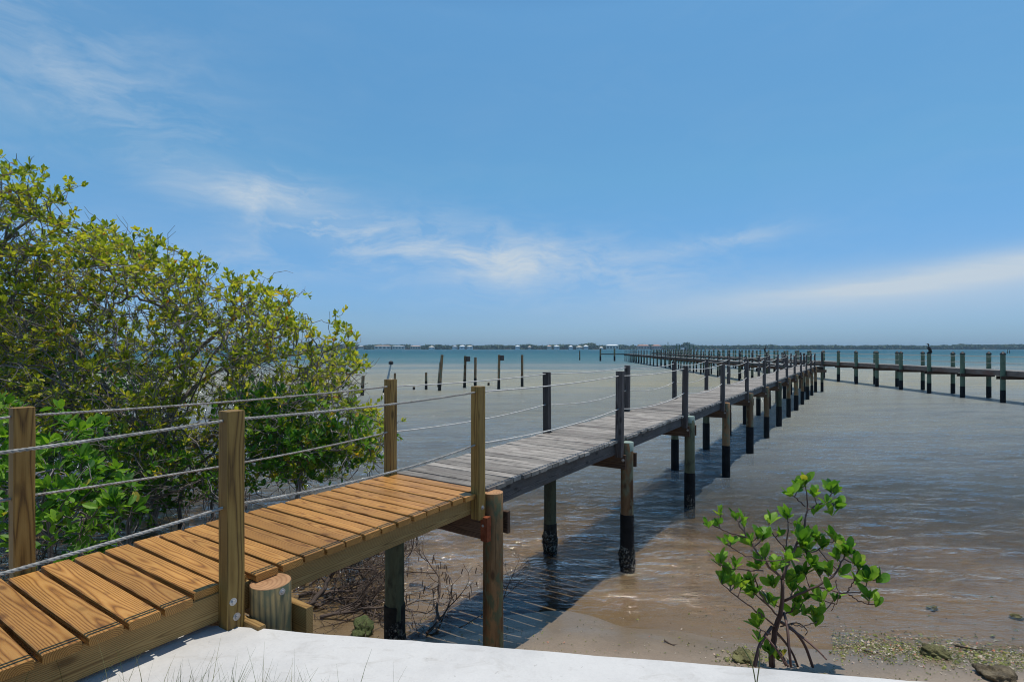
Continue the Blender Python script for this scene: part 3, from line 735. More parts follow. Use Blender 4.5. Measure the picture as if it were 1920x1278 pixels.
mb = MB(); mb.board((0, -0.4, 1.2), (0, 0.5, 1.2), 0.8, 0.9, ch=0.1); mb.build('console', M['white'], boat)
mb = MB(); mb.board((0, -1.4, 2.35), (0, 1.2, 2.35), 2.3, 0.12, ch=0.04); mb.build('canopy', M['dark'], boat)
for sx in (-1, 1):
    for sy in (-1.1, 0.9):
        mb = MB(); mb.tube([(sx * 0.9, sy, 0.9), (sx * 0.95, sy, 2.32)], 0.035, 6); mb.build('canopy_pole', M['metal_pole'], boat)
mb = MB(); mb.board((0, -2.85, 0.9), (0, -2.6, 0.9), 0.5, 0.9, ch=0.08); mb.build('outboard_motor', M['dark'], boat)

# ------------------------------------------------------------------ cormorants
def bird(loc, label, rz):
    root = empty('cormorant', loc, label, 'bird', rz=rz)
    mb = MB()
    mb.tube([(0, -0.15, -0.08), (0, -0.10, 0.02), (0, -0.03, 0.13), (0, 0.02, 0.25), (0, 0.03, 0.34), (0, 0.02, 0.40), (0, 0.035, 0.45), (0, 0.06, 0.48), (0, 0.11, 0.48)],
            [0.025, 0.055, 0.095, 0.10, 0.070, 0.045, 0.042, 0.045, 0.02], 10)
    o = mb.build('body', M['feather'], root, True)
    mb = MB(); mb.tube([(0, 0.10, 0.482), (0, 0.15, 0.476), (0, 0.195, 0.465)], [0.012, 0.008, 0.004], 6); mb.build('beak', M['beak'], root)
    for sx in (-1, 1):
        mb = MB(); mb.tube([(sx * 0.08, 0.01, 0.30), (sx * 0.10, -0.05, 0.18), (sx * 0.06, -0.13, 0.0)], [0.02, 0.045, 0.008], 6); mb.build('wing', M['feather'], root)
        mb = MB(); mb.tube([(sx * 0.035, 0.0, 0.10), (sx * 0.04, 0.01, 0.0), (sx * 0.045, 0.06, -0.012)], [0.014, 0.010, 0.010], 6); mb.build('leg', M['beak'], root)
    return root
pb_ = aB(2.975 * 6, 0, 0); bird((pb_[0], pb_[1], CH - 0.33 + 0.135), 'dark cormorant perched on a black capped green pile at the right', R(60))
k2 = round((62.7 - bB[1]) / dB[1] / 2.975); pb_ = aB(2.975 * k2, 0, 0); bird((pb_[0], pb_[1], CH - 0.33 + 0.135), 'distant dark cormorant on a pile behind the end of the near pier', R(-70))

# ------------------------------------------------------------------ old pilings out in the water
def old_piling(top, base, wpx, label, lean_y=0.0, block=None, sliver=False, broken=False, dark=0.6):
    Y = CH * F / (base[1] - HZ); b = P(base[0], base[1], Y); tp = P(top[0], top[1], Y); tp[1] += lean_y
    r = wpx / F * Y / 2; h = tp[2]
    d = tp - b; root = empty('old_piling', (b[0], b[1], 0), label, 'piling', 'old pilings standing in the shallows')
    n = 12; mb = MB(); pts = [np.array([0, 0, -1.2]) - d * np.array([1, 1, 0]) * 0.3]; rads = [r * 1.05]
    for u in np.linspace(0, 1, 7): pts.append(d * u); rads.append(r * (1.05 - 0.1 * u + rng.normal(0, 0.02)))
    mb.tube(pts, rads, 12); o = smooth_by_angle(mb.build('shaft', M['pile'], root), 50)
    mb = MB(); u1 = min(0.9, dark / max(h, 0.1)); mb.tube([pts[0], d * 0.0, d * u1 * 0.5, d * u1], [r * 1.12, r * 1.14, r * 1.1, r * 1.06], 12); smooth_by_angle(mb.build('tide_crust', M['tide'], root), 50)
    if block:
        mb = MB(); q = d + np.array([block * (r + 0.12), 0, -0.22]); mb.board(q - np.array([0, 0.15, 0]), q + np.array([0, 0.15, 0]), 0.26, 0.36, ch=0.01); mb.build('block', M['old_post'], root)
    if sliver:
        mb = MB(); mb.tube([d * 0.1 + np.array([-r * 1.4, 0, 0]), d * 0.8 + np.array([-r * 1.3, 0, 0])], [0.04, 0.02], 6); mb.build('split_board', M['pile_green'], root)
    return root, d, r
old_piling((681, 704), (679, 741), 6, 'short old piling at the edge of the green mangrove crown')
rt_, d_, r_ = old_piling((726, 716), (721, 735.5), 7, 'leaning black piling carrying a thin slanted pole with a dark knob')
mb = MB(); a_ = d_ * 0.9; Yq = rt_.location.y; b_ = P(733, 682, Yq) - np.array(rt_.location); mb.tube([a_, b_], [0.09, 0.05], 8); mb.build('slanted_pole', M['metal_pole'], rt_)
mb = MB(); mb.lathe(tuple(b_), [(0.05, -0.06), (0.16, 0.0), (0.15, 0.14), (0.05, 0.2)], 10); mb.build('knob', M['cap_black'], rt_)
old_piling((740.5, 699), (740, 732), 4.5, 'old piling standing just behind the golden boardwalk end post')
old_piling((799, 698), (799, 730), 4.6, 'short upright brown piling between the boardwalk post and the tilted piling')
old_piling((829, 665), (824, 732), 5.6, 'tall tilted old piling with a thin split board on its left', sliver=True)
old_piling((872.5, 667), (871, 726.5), 5.2, 'old piling with a grey block hung at its top, left of a plain one', block=1)
old_piling((891.5, 669.5), (891, 723), 5.0, 'plain old piling right beside the first one with a block')
old_piling((936, 665), (935, 729), 5.0, 'old piling with a small block at top right, second from the right', block=1)
old_piling((979, 665), (979, 724.5), 4.8, 'rightmost tall old piling of the row left of the grey pier')
old_piling((776, 725), (776, 730), 4.2, 'low black stump just breaking the water, left of the short piling', dark=0.3)
old_piling((916, 717), (916, 722), 3.8, 'tiny black stump in the water between two tall pilings', dark=0.3)
old_piling((1087, 657.5), (1087, 675), 2.2, 'lone distant piling in open water left of the pier head')
for x, t_ in ((1889, 655.5), (1893, 656)):
    Y = 300.0; X = (x - 960) / F * Y; mb = MB(); mb.tube([(0, 0, -2), (0, 0, 1.0), (0, 0, CH - (t_ - HZ) / F * Y)], 0.16, 8)
    o = mb.build('channel_marker', M['pile_green']); o.location = (X, Y, 0); tag(o, 'thin distant marker post alone in open water at far right', 'marker post', 'pair of thin marker posts at far right')

# ------------------------------------------------------------------ foliage
def leaf_mesh(mb, pos, dirs, nrm, ln, wd, rn, fine=False):
    """many leaves folded along the midrib, one MB entry"""
    pos = np.asarray(pos); n = len(pos)
    dirs = dirs / (np.linalg.norm(dirs, axis=1)[:, None] + 1e-9)
    sd = np.cross(dirs, nrm); sd /= np.linalg.norm(sd, axis=1)[:, None] + 1e-9; up = np.cross(sd, dirs)
    if fine: st = [(0.0, 0.06), (0.14, 0.42), (0.36, 0.88), (0.62, 1.0), (0.84, 0.72), (0.96, 0.30), (1.0, 0.04)]
    else: st = [(0.0, 0.10), (0.26, 0.80), (0.58, 1.0), (0.84, 0.66), (1.0, 0.10)]
    k = len(st); V = np.zeros((n, k, 3, 3))
    ln = np.asarray(ln)[:, None]; wd = np.asarray(wd)[:, None]
    curl = (rng.normal(0.0, 0.12, n) - 0.06)[:, None]
    for i, (u, w) in enumerate(st):
        c = pos + dirs * ln * u + up * ln * curl * u * u
        V[:, i, 0] = c - sd * wd * 0.5 * w + up * wd * 0.16 * w
        V[:, i, 1] = c
        V[:, i, 2] = c + sd * wd * 0.5 * w + up * wd * 0.16 * w
    fs = []
    base = np.arange(n) * k * 3
    tmpl = []
    for i in range(k - 1):
        for j in range(2):
            tmpl.append((i * 3 + j, i * 3 + j + 1, (i + 1) * 3 + j + 1, (i + 1) * 3 + j))
    tmpl = np.array(tmpl); Fa = (base[:, None, None] + tmpl[None]).reshape(-1, 4)
    mb.add(V.reshape(-1, 3), [tuple(f) for f in Fa.tolist()], None, np.repeat(rn, k * 3))

def grow(points, trunk, alpha=0.35):
    """join every tip to the nearest-and-shortest path back to the trunk; returns node positions, parents, first-tip index"""
    nodes = [np.array(p, float) for p in trunk]; par = [-1] + list(range(len(trunk) - 1))
    return nodes, par
def branch_net(tips, trunk_paths, alpha=0.45):
    pos = []; par = []; plen = []
    for path in trunk_paths:
        pi = -1
        if pos:
            q = np.array(path[0]); dd = [np.linalg.norm(q - p) for p in pos]; pi = int(np.argmin(dd))
        for p in path:
            p = np.array(p, float)
            if pi >= 0 and np.linalg.norm(p - pos[pi]) < 1e-6: continue
            pos.append(p); par.append(pi); plen.append(0 if pi < 0 else plen[pi] + np.linalg.norm(p - pos[pi])); pi = len(pos) - 1
    n0 = len(pos); N = n0 + len(tips)
    A = np.zeros((N, 3)); A[:n0] = pos; Ln = np.zeros(N); Ln[:n0] = plen; PR = np.full(N, -1); PR[:n0] = par
    T0 = A[:n0]
    order = np.argsort([np.min(np.linalg.norm(T0 - t_, axis=1)) for t_ in tips])
    m = n0
    for i in order:
        d = np.linalg.norm(A[:m] - tips[i], axis=1)
        j = int(np.argmin(d * d * 1.2 + d * 0.6 + alpha * Ln[:m] * 0.25))
        A[m] = tips[i]; PR[m] = j; Ln[m] = Ln[j] + d[j]; m += 1
    return A, PR, n0
def net_mesh(mb, A, PR, rtip=0.004, p=2.35, rmax=0.13, jit=0.10, trunk_r=None, n0=0, tmin=0.011, sub=3, sides=5, keep=None):
    N = len(A); acc = np.zeros(N)
    ch = [[] for _ in range(N)]
    for i in range(N):
        if PR[i] >= 0: ch[PR[i]].append(i)
    order = []; stack = [i for i in range(N) if PR[i] < 0]
    while stack:
        i = stack.pop(); order.append(i); stack.extend(ch[i])
    for i in reversed(order):
        if acc[i] == 0: acc[i] = rtip ** p
        if PR[i] >= 0: acc[PR[i]] += acc[i]
    rad = np.minimum(acc ** (1 / p), rmax); rad[:n0] = np.maximum(rad[:n0], tmin)
    for i in range(N):
        j = PR[i]
        if j < 0: continue
        a, b = A[j], A[i]; L = np.linalg.norm(b - a)
        if L < 1e-4: continue
        r0 = min(rad[j], rad[i] * 1.5 + 0.002); r1 = rad[i]
        k = sub if L > 0.12 else 2
        t_ = np.linspace(0, 1, k + 1)[:, None]; pts = a * (1 - t_) + b * t_
        if k > 1: pts[1:-1] += rng.normal(0, jit * min(L, 0.6) * (0.35 if i < n0 else 1), (k - 1, 3)) + np.array([0, 0, 0.06 * L])
        mb.tube(pts, np.linspace(r0, r1, k + 1), 8 if r1 > 0.03 else (sides if r1 > 0.008 else 4), cap=False)
    return rad

def in_poly(x, y, poly):
    c = np.zeros(len(x), bool); n = len(poly); j = n - 1
    for i in range(n):
        xi, yi = poly[i]; xj, yj = poly[j]
        c ^= ((yi > y) != (yj > y)) & (x < (xj - xi) * (y - yi) / (yj - yi + 1e-9) + xi); j = i
    return c

def shrub(name, label, outline, ymin, ymax, nclump, per, spread, trunks, leafmat, lsize, lper, base, droop=0.25, rn_bias=0.0, rtip=0.0035, rmax=0.12, extra_twigs=0, aspect=0.50, seed=1, zmin=0.1, shell=0.0):
    r = np.random.default_rng(seed)
    xs = [p[0] for p in outline]; ysb = [p[1] for p in outline]
    cl = []
    while len(cl) < nclump:
        x = r.uniform(min(xs), max(xs), 400); y = r.uniform(min(ysb), max(ysb), 400); Y = r.uniform(ymin, ymax, 400)
        ok = in_poly(x, y, outline)
        for a, b, c in zip(x[ok], y[ok], Y[ok]):
            q = P(a, b, c)
            if q[2] > zmin and len(cl) < nclump: cl.append(q)
    cl = np.array(cl)
    edge = []
    while len(edge) < nclump // 7:
        k_ = r.integers(0, len(outline)); a_, b_ = outline[k_], outline[(k_ + 1) % len(outline)]; u_ = r.random()
        x_, y_ = a_[0] + (b_[0] - a_[0]) * u_ + r.normal(0, 7), a_[1] + (b_[1] - a_[1]) * u_ + r.normal(-4, 9)
        if y_ < 880 and x_ > -90: edge.append(P(x_, y_, r.uniform(ymin + 0.3, ymax - 0.3)))
    tips = np.repeat(cl, per, 0) + r.normal(0, spread, (nclump * per, 3)) * np.array([1, 1, 0.75])
    ed_ = np.repeat(np.array(edge), 2, 0); tips = np.concatenate([tips, ed_ + r.normal(0, 0.06, ed_.shape)])
    tips = tips[tips[:, 2] > zmin]
    root = empty(name, base, label, 'mangrove')
    A, PR, n0 = branch_net(tips, trunks)
    mb = MB(); rad = net_mesh(mb, A, PR, rtip, n0=n0, rmax=rmax)
    # bare grey twigs
    if extra_twigs:
        idx = r.integers(n0, len(A), extra_twigs)
        for i in idx:
            if not in_poly(np.array([960 + A[i][0] / A[i][1] * F]), np.array([HZ - (A[i][2] - CH) / A[i][1] * F - r.uniform(25, 75)]), outline)[0] and r.random() < 0.93: continue
            d = A[i] - A[max(PR[i], 0)]; d /= np.linalg.norm(d) + 1e-9; q = A[i].copy(); pts = [q.copy()]
            d = d + r.normal(0, 0.5, 3)
            for _ in range(4):
                d = d + r.normal(0, 0.35, 3) + np.array([0, 0, 0.12]); d /= np.linalg.norm(d); q = q + d * r.uniform(0.07, 0.17); pts.append(q.copy())
            mb.tube(pts, np.linspace(0.0065, 0.0025, 5), 4, cap=False)
    child(mb.build('trunk', M['bark'], None, True), root)
    # leaves at the tips, in whorls
    T = A[n0:]; pd = T - A[PR[n0:]]; pd /= np.linalg.norm(pd, axis=1)[:, None] + 1e-9
    pos = np.repeat(T, lper, 0); n = len(pos)
    ax = np.repeat(pd, lper, 0) * 0.5 + np.array([0, 0, 0.55])
    dr = ax + r.normal(0, 0.62, (n, 3)); dr /= np.linalg.norm(dr, axis=1)[:, None]
    pos = pos - np.repeat(pd, lper, 0) * r.uniform(0, 0.10, (n, 1)) + dr * 0.012
    nr = r.normal(0, 0.45, (n, 3)) + np.array([0, 0, 0.8]) ; nr = nr - dr * np.sum(nr * dr, 1)[:, None]
    cn_ = np.repeat(r.normal(0, 0.17, len(T)), lper) + r.normal(0, 0.15, n) + 0.45 + rn_bias
    cn_ = np.where(r.random(n) < 0.012, 1.0, np.clip(cn_, 0, 0.95))
    ln = lsize * r.uniform(0.65, 1.2, n)
    mb = MB(); leaf_mesh(mb, pos, dr, nr, ln, ln * aspect * r.uniform(0.85, 1.15, n), cn_, fine=False)
    child(mb.build('crown', M[leafmat], None, False), root)
    return root

def g3(x, Y): return np.array([(x - 960) / F * Y, Y, float(ground_h((x - 960) / F * Y, Y)) - 0.1])
# 1. the big olive-leaved mangrove
out1 = [(-60, 560), (60, 520), (150, 445), (175, 420), (250, 452), (328, 492), (362, 490), (418, 532), (480, 528), (508, 556), (558, 600), (598, 622), (636, 604), (664, 650), (668, 700), (666, 735), (698, 772), (718, 803), (724, 850), (690, 868), (610, 895), (520, 900), (440, 905), (380, 905), (300, 880), (200, 850), (60, 800), (-60, 800)]
b1 = g3(290, 8.9)
tr1 = [[b1, P(288, 930, 8.85), P(275, 890, 8.8), P(300, 830, 8.75), P(330, 760, 8.8), P(350, 680, 8.8), P(330, 600, 8.7), P(300, 540, 8.6)],
       [P(288, 930, 8.85), P(320, 880, 8.6), P(380, 830, 8.2), P(450, 790, 7.9), P(540, 760, 7.8), P(620, 740, 7.8)],
       [P(300, 830, 8.75), P(230, 780, 9.0), P(170, 700, 9.2), P(120, 620, 9.3)],
       [P(330, 760, 8.8), P(420, 690, 9.2), P(500, 640, 9.4), P(560, 620, 9.5)],
       [P(275, 890, 8.8), P(240, 840, 8.3), P(190, 810, 8.0)],
       [P(350, 680, 8.8), P(440, 600, 8.6), P(470, 560, 8.5)],
       [P(-80, 540, 8.0), P(0, 548, 7.9), P(90, 575, 7.8), P(180, 625, 7.8), P(250, 690, 7.8), P(310, 770, 7.9), P(330, 830, 8.2)],
       [P(-60, 700, 7.6), P(40, 690, 7.6), P(120, 720, 7.6), P(200, 760, 7.7), P(270, 820, 7.9), P(300, 880, 8.3)],
       [P(60, 640, 8.2), P(110, 700, 8.0), P(140, 770, 7.9), P(150, 850, 7.9), P(160, 930, 8.0)],
       [P(420, 640, 8.0), P(380, 700, 7.9), P(350, 770, 7.9), P(320, 840, 8.1), P(296, 900, 8.5)],
       [P(200, 560, 8.1), P(215, 650, 8.0), P(250, 720, 8.0), P(262, 800, 8.1), P(270, 880, 8.3)],
       [P(335, 8e2, 7.7), P(380, 850, 7.5), P(440, 870, 7.4), P(520, 865, 7.4), P(600, 850, 7.5)],
       [g3(335, 8.75), P(338, 930, 8.7), P(360, 890, 8.6), P(400, 850, 8.5), P(430, 800, 8.5), P(470, 750, 8.4)],
       [g3(255, 8.4), P(262, 950, 8.4), P(240, 910, 8.3), P(215, 880, 8.2), P(170, 850, 8.1), P(110, 840, 8.0)],
       [g3(400, 8.5), P(396, 945, 8.5), P(405, 900, 8.4), P(450, 870, 8.2), P(520, 850, 8.0)]]
shrub('mangrove_tree', 'large sprawling mangrove with olive yellow leaves and grey twigs, left of the boardwalk', out1, 7.2, 10.4, 455, 8, 0.19, tr1, 'leaf_olive', 0.084, 8, tuple(b1), extra_twigs=4200, seed=3, zmin=0.45)
# 2. the taller one at the left edge
out2 = [(-120, 320), (-30, 325), (20, 318), (65, 322), (105, 362), (150, 368), (140, 410), (110, 440), (120, 520), (60, 600), (-20, 640), (-120, 640)]
b2 = g3(-60, 8.6)
tr2 = [[b2, P(-60, 880, 8.6), P(-40, 760, 8.6), P(-50, 640, 8.6), P(-20, 540, 8.7), P(10, 450, 8.7), P(30, 380, 8.7)],
       [P(-50, 640, 8.6), P(20, 560, 8.3), P(120, 620, 8.2), P(200, 700, 8.1)],
       [P(10, 450, 8.7), P(80, 400, 8.8)]]
shrub('mangrove_tree', 'tallest mangrove, its thin olive top rising at the left edge of the picture', out2, 7.6, 9.8, 120, 7, 0.17, tr2, 'leaf_olive', 0.086, 8, tuple(b2), extra_twigs=700, seed=8)
# 3. darker green growth behind
out3 = [(-120, 600), (0, 570), (60, 590), (120, 610), (170, 640), (260, 680), (300, 760), (330, 850), (300, 900), (220, 920), (100, 930), (-120, 930)]
b3 = g3(90, 11.2)
tr3 = [[b3, P(90, 850, 11.2), P(110, 760, 11.2), P(90, 680, 11.2)], [P(90, 850, 11.2), P(200, 780, 11.0)], [P(90, 850, 11.2), P(-20, 760, 11.0)]]
shrub('mangrove_shrub', 'dark green mangrove thicket behind the twiggy olive one', out3, 9.6, 12.4, 230, 8, 0.24, tr3, 'leaf_green', 0.12, 8, tuple(b3), seed=5, rn_bias=0.0, aspect=0.5)
out3b = [(440, 760), (520, 740), (600, 760), (680, 790), (712, 830), (640, 880), (560, 890), (470, 880)]
b3b = g3(560, 7.9)
tr3b = [[b3b, P(560, 920, 7.9), P(570, 860, 7.8), P(560, 820, 7.8)]]
shrub('mangrove_shrub', 'low green mangrove sprigs just behind the golden boardwalk end post', out3b, 6.9, 8.6, 80, 8, 0.17, tr3b, 'leaf_green', 0.085, 8, tuple(b3b), seed=15, rn_bias=0.15, rmax=0.05)
out3c = [(170, 800), (260, 820), (340, 850), (420, 850), (480, 880), (470, 915), (400, 930), (330, 950), (250, 985), (190, 960)]
b3c = g3(240, 7.6)
tr3c = [[b3c, P(245, 960, 7.6), P(260, 900, 7.6), P(300, 860, 7.7)], [P(245, 960, 7.6), P(330, 920, 7.4), P(410, 890, 7.4)]]
shrub('mangrove_shrub', 'low tangled mangrove sprigs below the big trunk, behind the middle rope rail', out3c, 6.9, 8.6, 62, 7, 0.15, tr3c, 'leaf_green', 0.085, 7, tuple(b3c), seed=35, rn_bias=0.12, rmax=0.04, extra_twigs=500, zmin=0.12)
# 4. bright low bush right behind the rope rail
out4 = [(-100, 830), (10, 760), (60, 790), (120, 800), (170, 830), (185, 900), (230, 950), (260, 1000), (210, 1040), (120, 1050), (60, 1060), (-100, 1060)]
b4 = g3(90, 5.9)
tr4 = [[b4, P(95, 1010, 5.8), P(80, 940, 5.7), P(100, 880, 5.6)], [P(95, 1010, 5.8), P(170, 970, 5.5)], [P(95, 1010, 5.8), P(10, 940, 5.6)]]
shrub('mangrove_shrub', 'bright green broad-leaved mangrove bush right behind the rope rail at lower left', out4, 5.0, 7.2, 66, 5, 0.16, tr4, 'leaf_bright', 0.125, 7, tuple(b4), seed=21, rn_bias=-0.08, aspect=0.5, rmax=0.05, zmin=0.4)

# 5. young red mangrove on the beach
YM = 4.55
def Zm(x, y, dy=0.0): return P(1300 + x / 3.058, 860 + y / 3.058, YM + dy)
ym = empty('young_mangrove', (Zm(500, 1150)[0], YM, float(ground_h(Zm(500, 1150)[0], YM))), 'young mangrove with glossy green leaves and arching prop roots on the beach', 'mangrove')
stems = [
 ([(452, 1185, 0), (450, 1080, 0), (468, 985, 0), (495, 900, 0), (512, 800, 0), (510, 690, 0)], 0.034, 0.018),
 ([(510, 690, 0), (530, 600, .03), (590, 500, .05), (630, 420, .08), (642, 350, .08), (660, 260, .1), (650, 195, .1)], 0.017, 0.006),
 ([(655, 290, .1), (700, 272, .13), (760, 240, .16), (795, 195, .18)], 0.009, 0.005),
 ([(640, 270, .1), (590, 225, .05), (560, 200, .02)], 0.007, 0.004),
 ([(760, 245, .16), (830, 265, .2)], 0.006, 0.004),
 ([(505, 680, 0), (420, 600, -.06), (360, 530, -.1), (310, 450, -.12), (270, 390, -.12), (245, 345, -.1)], 0.014, 0.005),
 ([(310, 450, -.12), (210, 425, -.2), (145, 392, -.24), (85, 375, -.26)], 0.008, 0.004),
 ([(150, 392, -.24), (155, 330, -.2)], 0.005, 0.004),
 ([(420, 600, -.06), (330, 560, -.2), (250, 530, -.3), (200, 490, -.33)], 0.007, 0.004),
 ([(530, 600, .03), (528, 520, .12), (540, 440, .16), (542, 360, .18)], 0.010, 0.005),
 ([(528, 520, .12), (470, 445, .2), (432, 400, .22), (430, 360, .22)], 0.007, 0.004),
 ([(515, 815, 0), (620, 765, -.08), (720, 722, -.14), (800, 680, -.16), (850, 610, -.14), (868, 545, -.12)], 0.014, 0.006),
 ([(720, 735, -.14), (860, 770, -.2), (970, 765, -.24), (1000, 690, -.24)], 0.009, 0.005),
 ([(890, 775, -.2), (950, 815, -.25), (1005, 832, -.28)], 0.007, 0.004),
 ([(880, 765, -.2), (915, 715, -.18), (935, 660, -.16)], 0.006, 0.004),
 ([(590, 500, .05), (690, 540, .16), (760, 480, .22), (820, 470, .24)], 0.008, 0.004),
 ([(490, 900, 0), (400, 810, -.12), (365, 720, -.16), (345, 660, -.18)], 0.010, 0.005),
 ([(470, 960, 0), (380, 880, -.15), (290, 820, -.25), (215, 760, -.3), (160, 705, -.32)], 0.009, 0.004),
 ([(400, 640, -.06), (300, 635, -.25), (200, 628, -.3), (140, 600, -.32)], 0.007, 0.004),
 ([(500, 900, 0), (580, 860, .1), (690, 890, .15), (740, 880, .18)], 0.008, 0.004),
 ([(560, 950, .05), (640, 960, .1), (710, 930, .12)], 0.006, 0.004),
 ([(440, 1000, -.05), (400, 985, -.15), (372, 965, -.2)], 0.007, 0.005),
 ([(820, 690, -.16), (835, 800, -.2), (790, 870, -.1)], 0.005, 0.003),
]
roots = [
 ([(495, 930, 0), (570, 970, .02), (640, 1060, .05), (685, 1190, .08)], 0.016, 0.015),
 ([(540, 960, 0), (640, 1030, -.15), (720, 1100, -.22), (765, 1150, -.26)], 0.014, 0.008),
 ([(520, 880, 0), (540, 960, -.1), (548, 1080, -.14), (560, 1190, -.15)], 0.015, 0.014),
 ([(470, 985, 0), (520, 1040, .1), (570, 1110, .14), (600, 1190, .16)], 0.014, 0.012),
 ([(460, 1060, 0), (500, 1110, -.1), (545, 1190, -.16)], 0.014, 0.012),
 ([(440, 1000, 0), (400, 1000, -.12), (480, 1090, -.22), (530, 1185, -.24)], 0.010, 0.009),
 ([(450, 960, 0), (380, 1060, -.15), (350, 1190, -.2)], 0.016, 0.02),
 ([(500, 960, 0), (600, 930, .12), (660, 985, .14), (640, 1010, .14)], 0.007, 0.004)]
mb = MB(); nodes = []
def smooth_path(pts, n=14):
    pts = np.array(pts, float); t0 = np.linspace(0, 1, len(pts)); tt = np.linspace(0, 1, n)
    q = np.stack([np.interp(tt, t0, pts[:, k]) for k in range(3)], 1)
    for _ in range(2): q[1:-1] = (q[:-2] + 2 * q[1:-1] + q[2:]) / 4
    return q
for pts, r0, r1 in stems:
    q = smooth_path([Zm(*p) for p in pts]); q[1:-1] += rng.normal(0, 0.004, q[1:-1].shape); mb.tube(q, np.linspace(r0, r1, len(q)) * 0.8, 8); nodes.append(q)
nodes = np.concatenate(nodes)
tipl = [(600, 165, .1, 9), (640, 135, .1, 9), (555, 200, .02, 7), (690, 200, .12, 8), (785, 170, .18, 9), (815, 190, .2, 6), (825, 265, .2, 7), (765, 250, .14, 5), (700, 300, .1, 6), (790, 310, .18, 5),
 (240, 335, -.1, 7), (285, 335, -.08, 6), (80, 372, -.26, 6), (140, 370, -.22, 5), (152, 305, -.2, 6), (290, 380, -.1, 5), (320, 480, -.13, 8), (375, 440, -.05, 8), (440, 355, .22, 5), (540, 330, .18, 7), (595, 370, .18, 5), (490, 430, .2, 4),
 (215, 465, -.33, 6), (180, 480, -.33, 5), (240, 600, -.3, 5), (150, 590, -.32, 7), (205, 655, -.3, 6), (165, 690, -.32, 6), (240, 720, -.28, 6), (215, 715, -.28, 5), (275, 730, -.2, 6), (330, 705, -.18, 9), (350, 755, -.15, 8), (370, 610, -.1, 8), (410, 550, -.02, 7), (400, 450, 0, 7),
 (470, 620, 0, 9), (450, 720, -.05, 9), (560, 560, .1, 9), (640, 450, .1, 7), (600, 430, .1, 6), (700, 450, .2, 9), (740, 500, .2, 9), (830, 480, .24, 9), (790, 440, .22, 6), (650, 520, .14, 7), (870, 540, -.12, 10), (890, 520, -.12, 8), (820, 560, -.1, 8), (680, 600, .05, 9), (720, 650, .02, 10), (640, 650, .02, 9), (770, 650, -.1, 8), (600, 660, .05, 8), (540, 700, 0, 8), (570, 740, .05, 8),
 (930, 600, -.16, 5), (950, 620, -.16, 5), (935, 700, -.17, 5), (1000, 690, -.24, 8), (1060, 690, -.26, 6), (1010, 790, -.26, 6), (1050, 825, -.28, 5), (730, 800, -.1, 7), (640, 790, .05, 7), (590, 820, .05, 7), (430, 810, -.1, 6), (690, 890, .15, 6), (735, 880, .18, 7), (640, 880, .1, 6), (580, 880, .1, 5), (700, 935, .12, 6), (460, 830, .0, 6),
 (365, 950, -.2, 6), (372, 1030, -.2, 5), (430, 1110, -.1, 6), (490, 1135, -.1, 5), (390, 930, -.15, 4), (520, 640, .05, 7), (330, 780, -.2, 5)]
for _ in range(10):
    q_ = (rng.uniform(330, 860), rng.uniform(430, 800)); tipl.append((q_[0], q_[1], rng.normal(0, 0.16), int(rng.integers(4, 8))))
lp, ld, lnm, ll, lr = [], [], [], [], []
for (x, y, dy, k) in tipl:
    tp = Zm(x, y, dy + rng.normal(0, 0.03)); j = int(np.argmin(np.linalg.norm(nodes - tp, axis=1))); a = nodes[j]
    d = tp - a; L = np.linalg.norm(d)
    if L > 0.02:
        q = smooth_path([a, a + d * 0.5 + np.array([0, 0, -0.08 * L]), tp], 7); mb.tube(q, np.linspace(0.005, 0.0035, 7), 6)
    ax = d / (L + 1e-6) * 0.4 + np.array([0, 0, 0.8]); ax /= np.linalg.norm(ax)
    u = np.cross(ax, [0.3, 1, 0.1]); u /= np.linalg.norm(u); w = np.cross(ax, u); ph = rng.uniform(0, 6.28)
    for i in range(int(k * 1.15)):
        a_ = ph + i * 2.4; tilt = rng.uniform(0.3, 1.0) if i else 0.2
        dd = ax * math.cos(tilt) + (u * math.cos(a_) + w * math.sin(a_)) * math.sin(tilt)
        nn = ax * math.sin(tilt) - (u * math.cos(a_) + w * math.sin(a_)) * math.cos(tilt) + rng.normal(0, 0.45, 3)
        lp.append(tp - ax * rng.uniform(0, 0.04)); ld.append(dd); lnm.append(nn); ll.append(rng.uniform(0.065, 0.138) * (0.75 if x < 320 and y < 500 else 1)); lr.append(np.clip(rng.normal(0.45, 0.22), 0, 1))
child(mb.build('trunk', M['young_bark'], None, True), ym)
mbr = MB()
for pts, r0, r1 in roots:
    q = smooth_path([Zm(*p) for p in pts]); mbr.tube(q, np.linspace(r0, r1, len(q)) * 0.8, 8)
child(mbr.build('prop_roots', M['young_bark'], None, True), ym)
mb = MB(); ll = np.array(ll); leaf_mesh(mb, np.array(lp), np.array(ld), np.array(lnm), ll, ll * 0.5, np.array(lr), fine=True)
child(mb.build('leaves', M['leaf_bright'], None, True), ym)

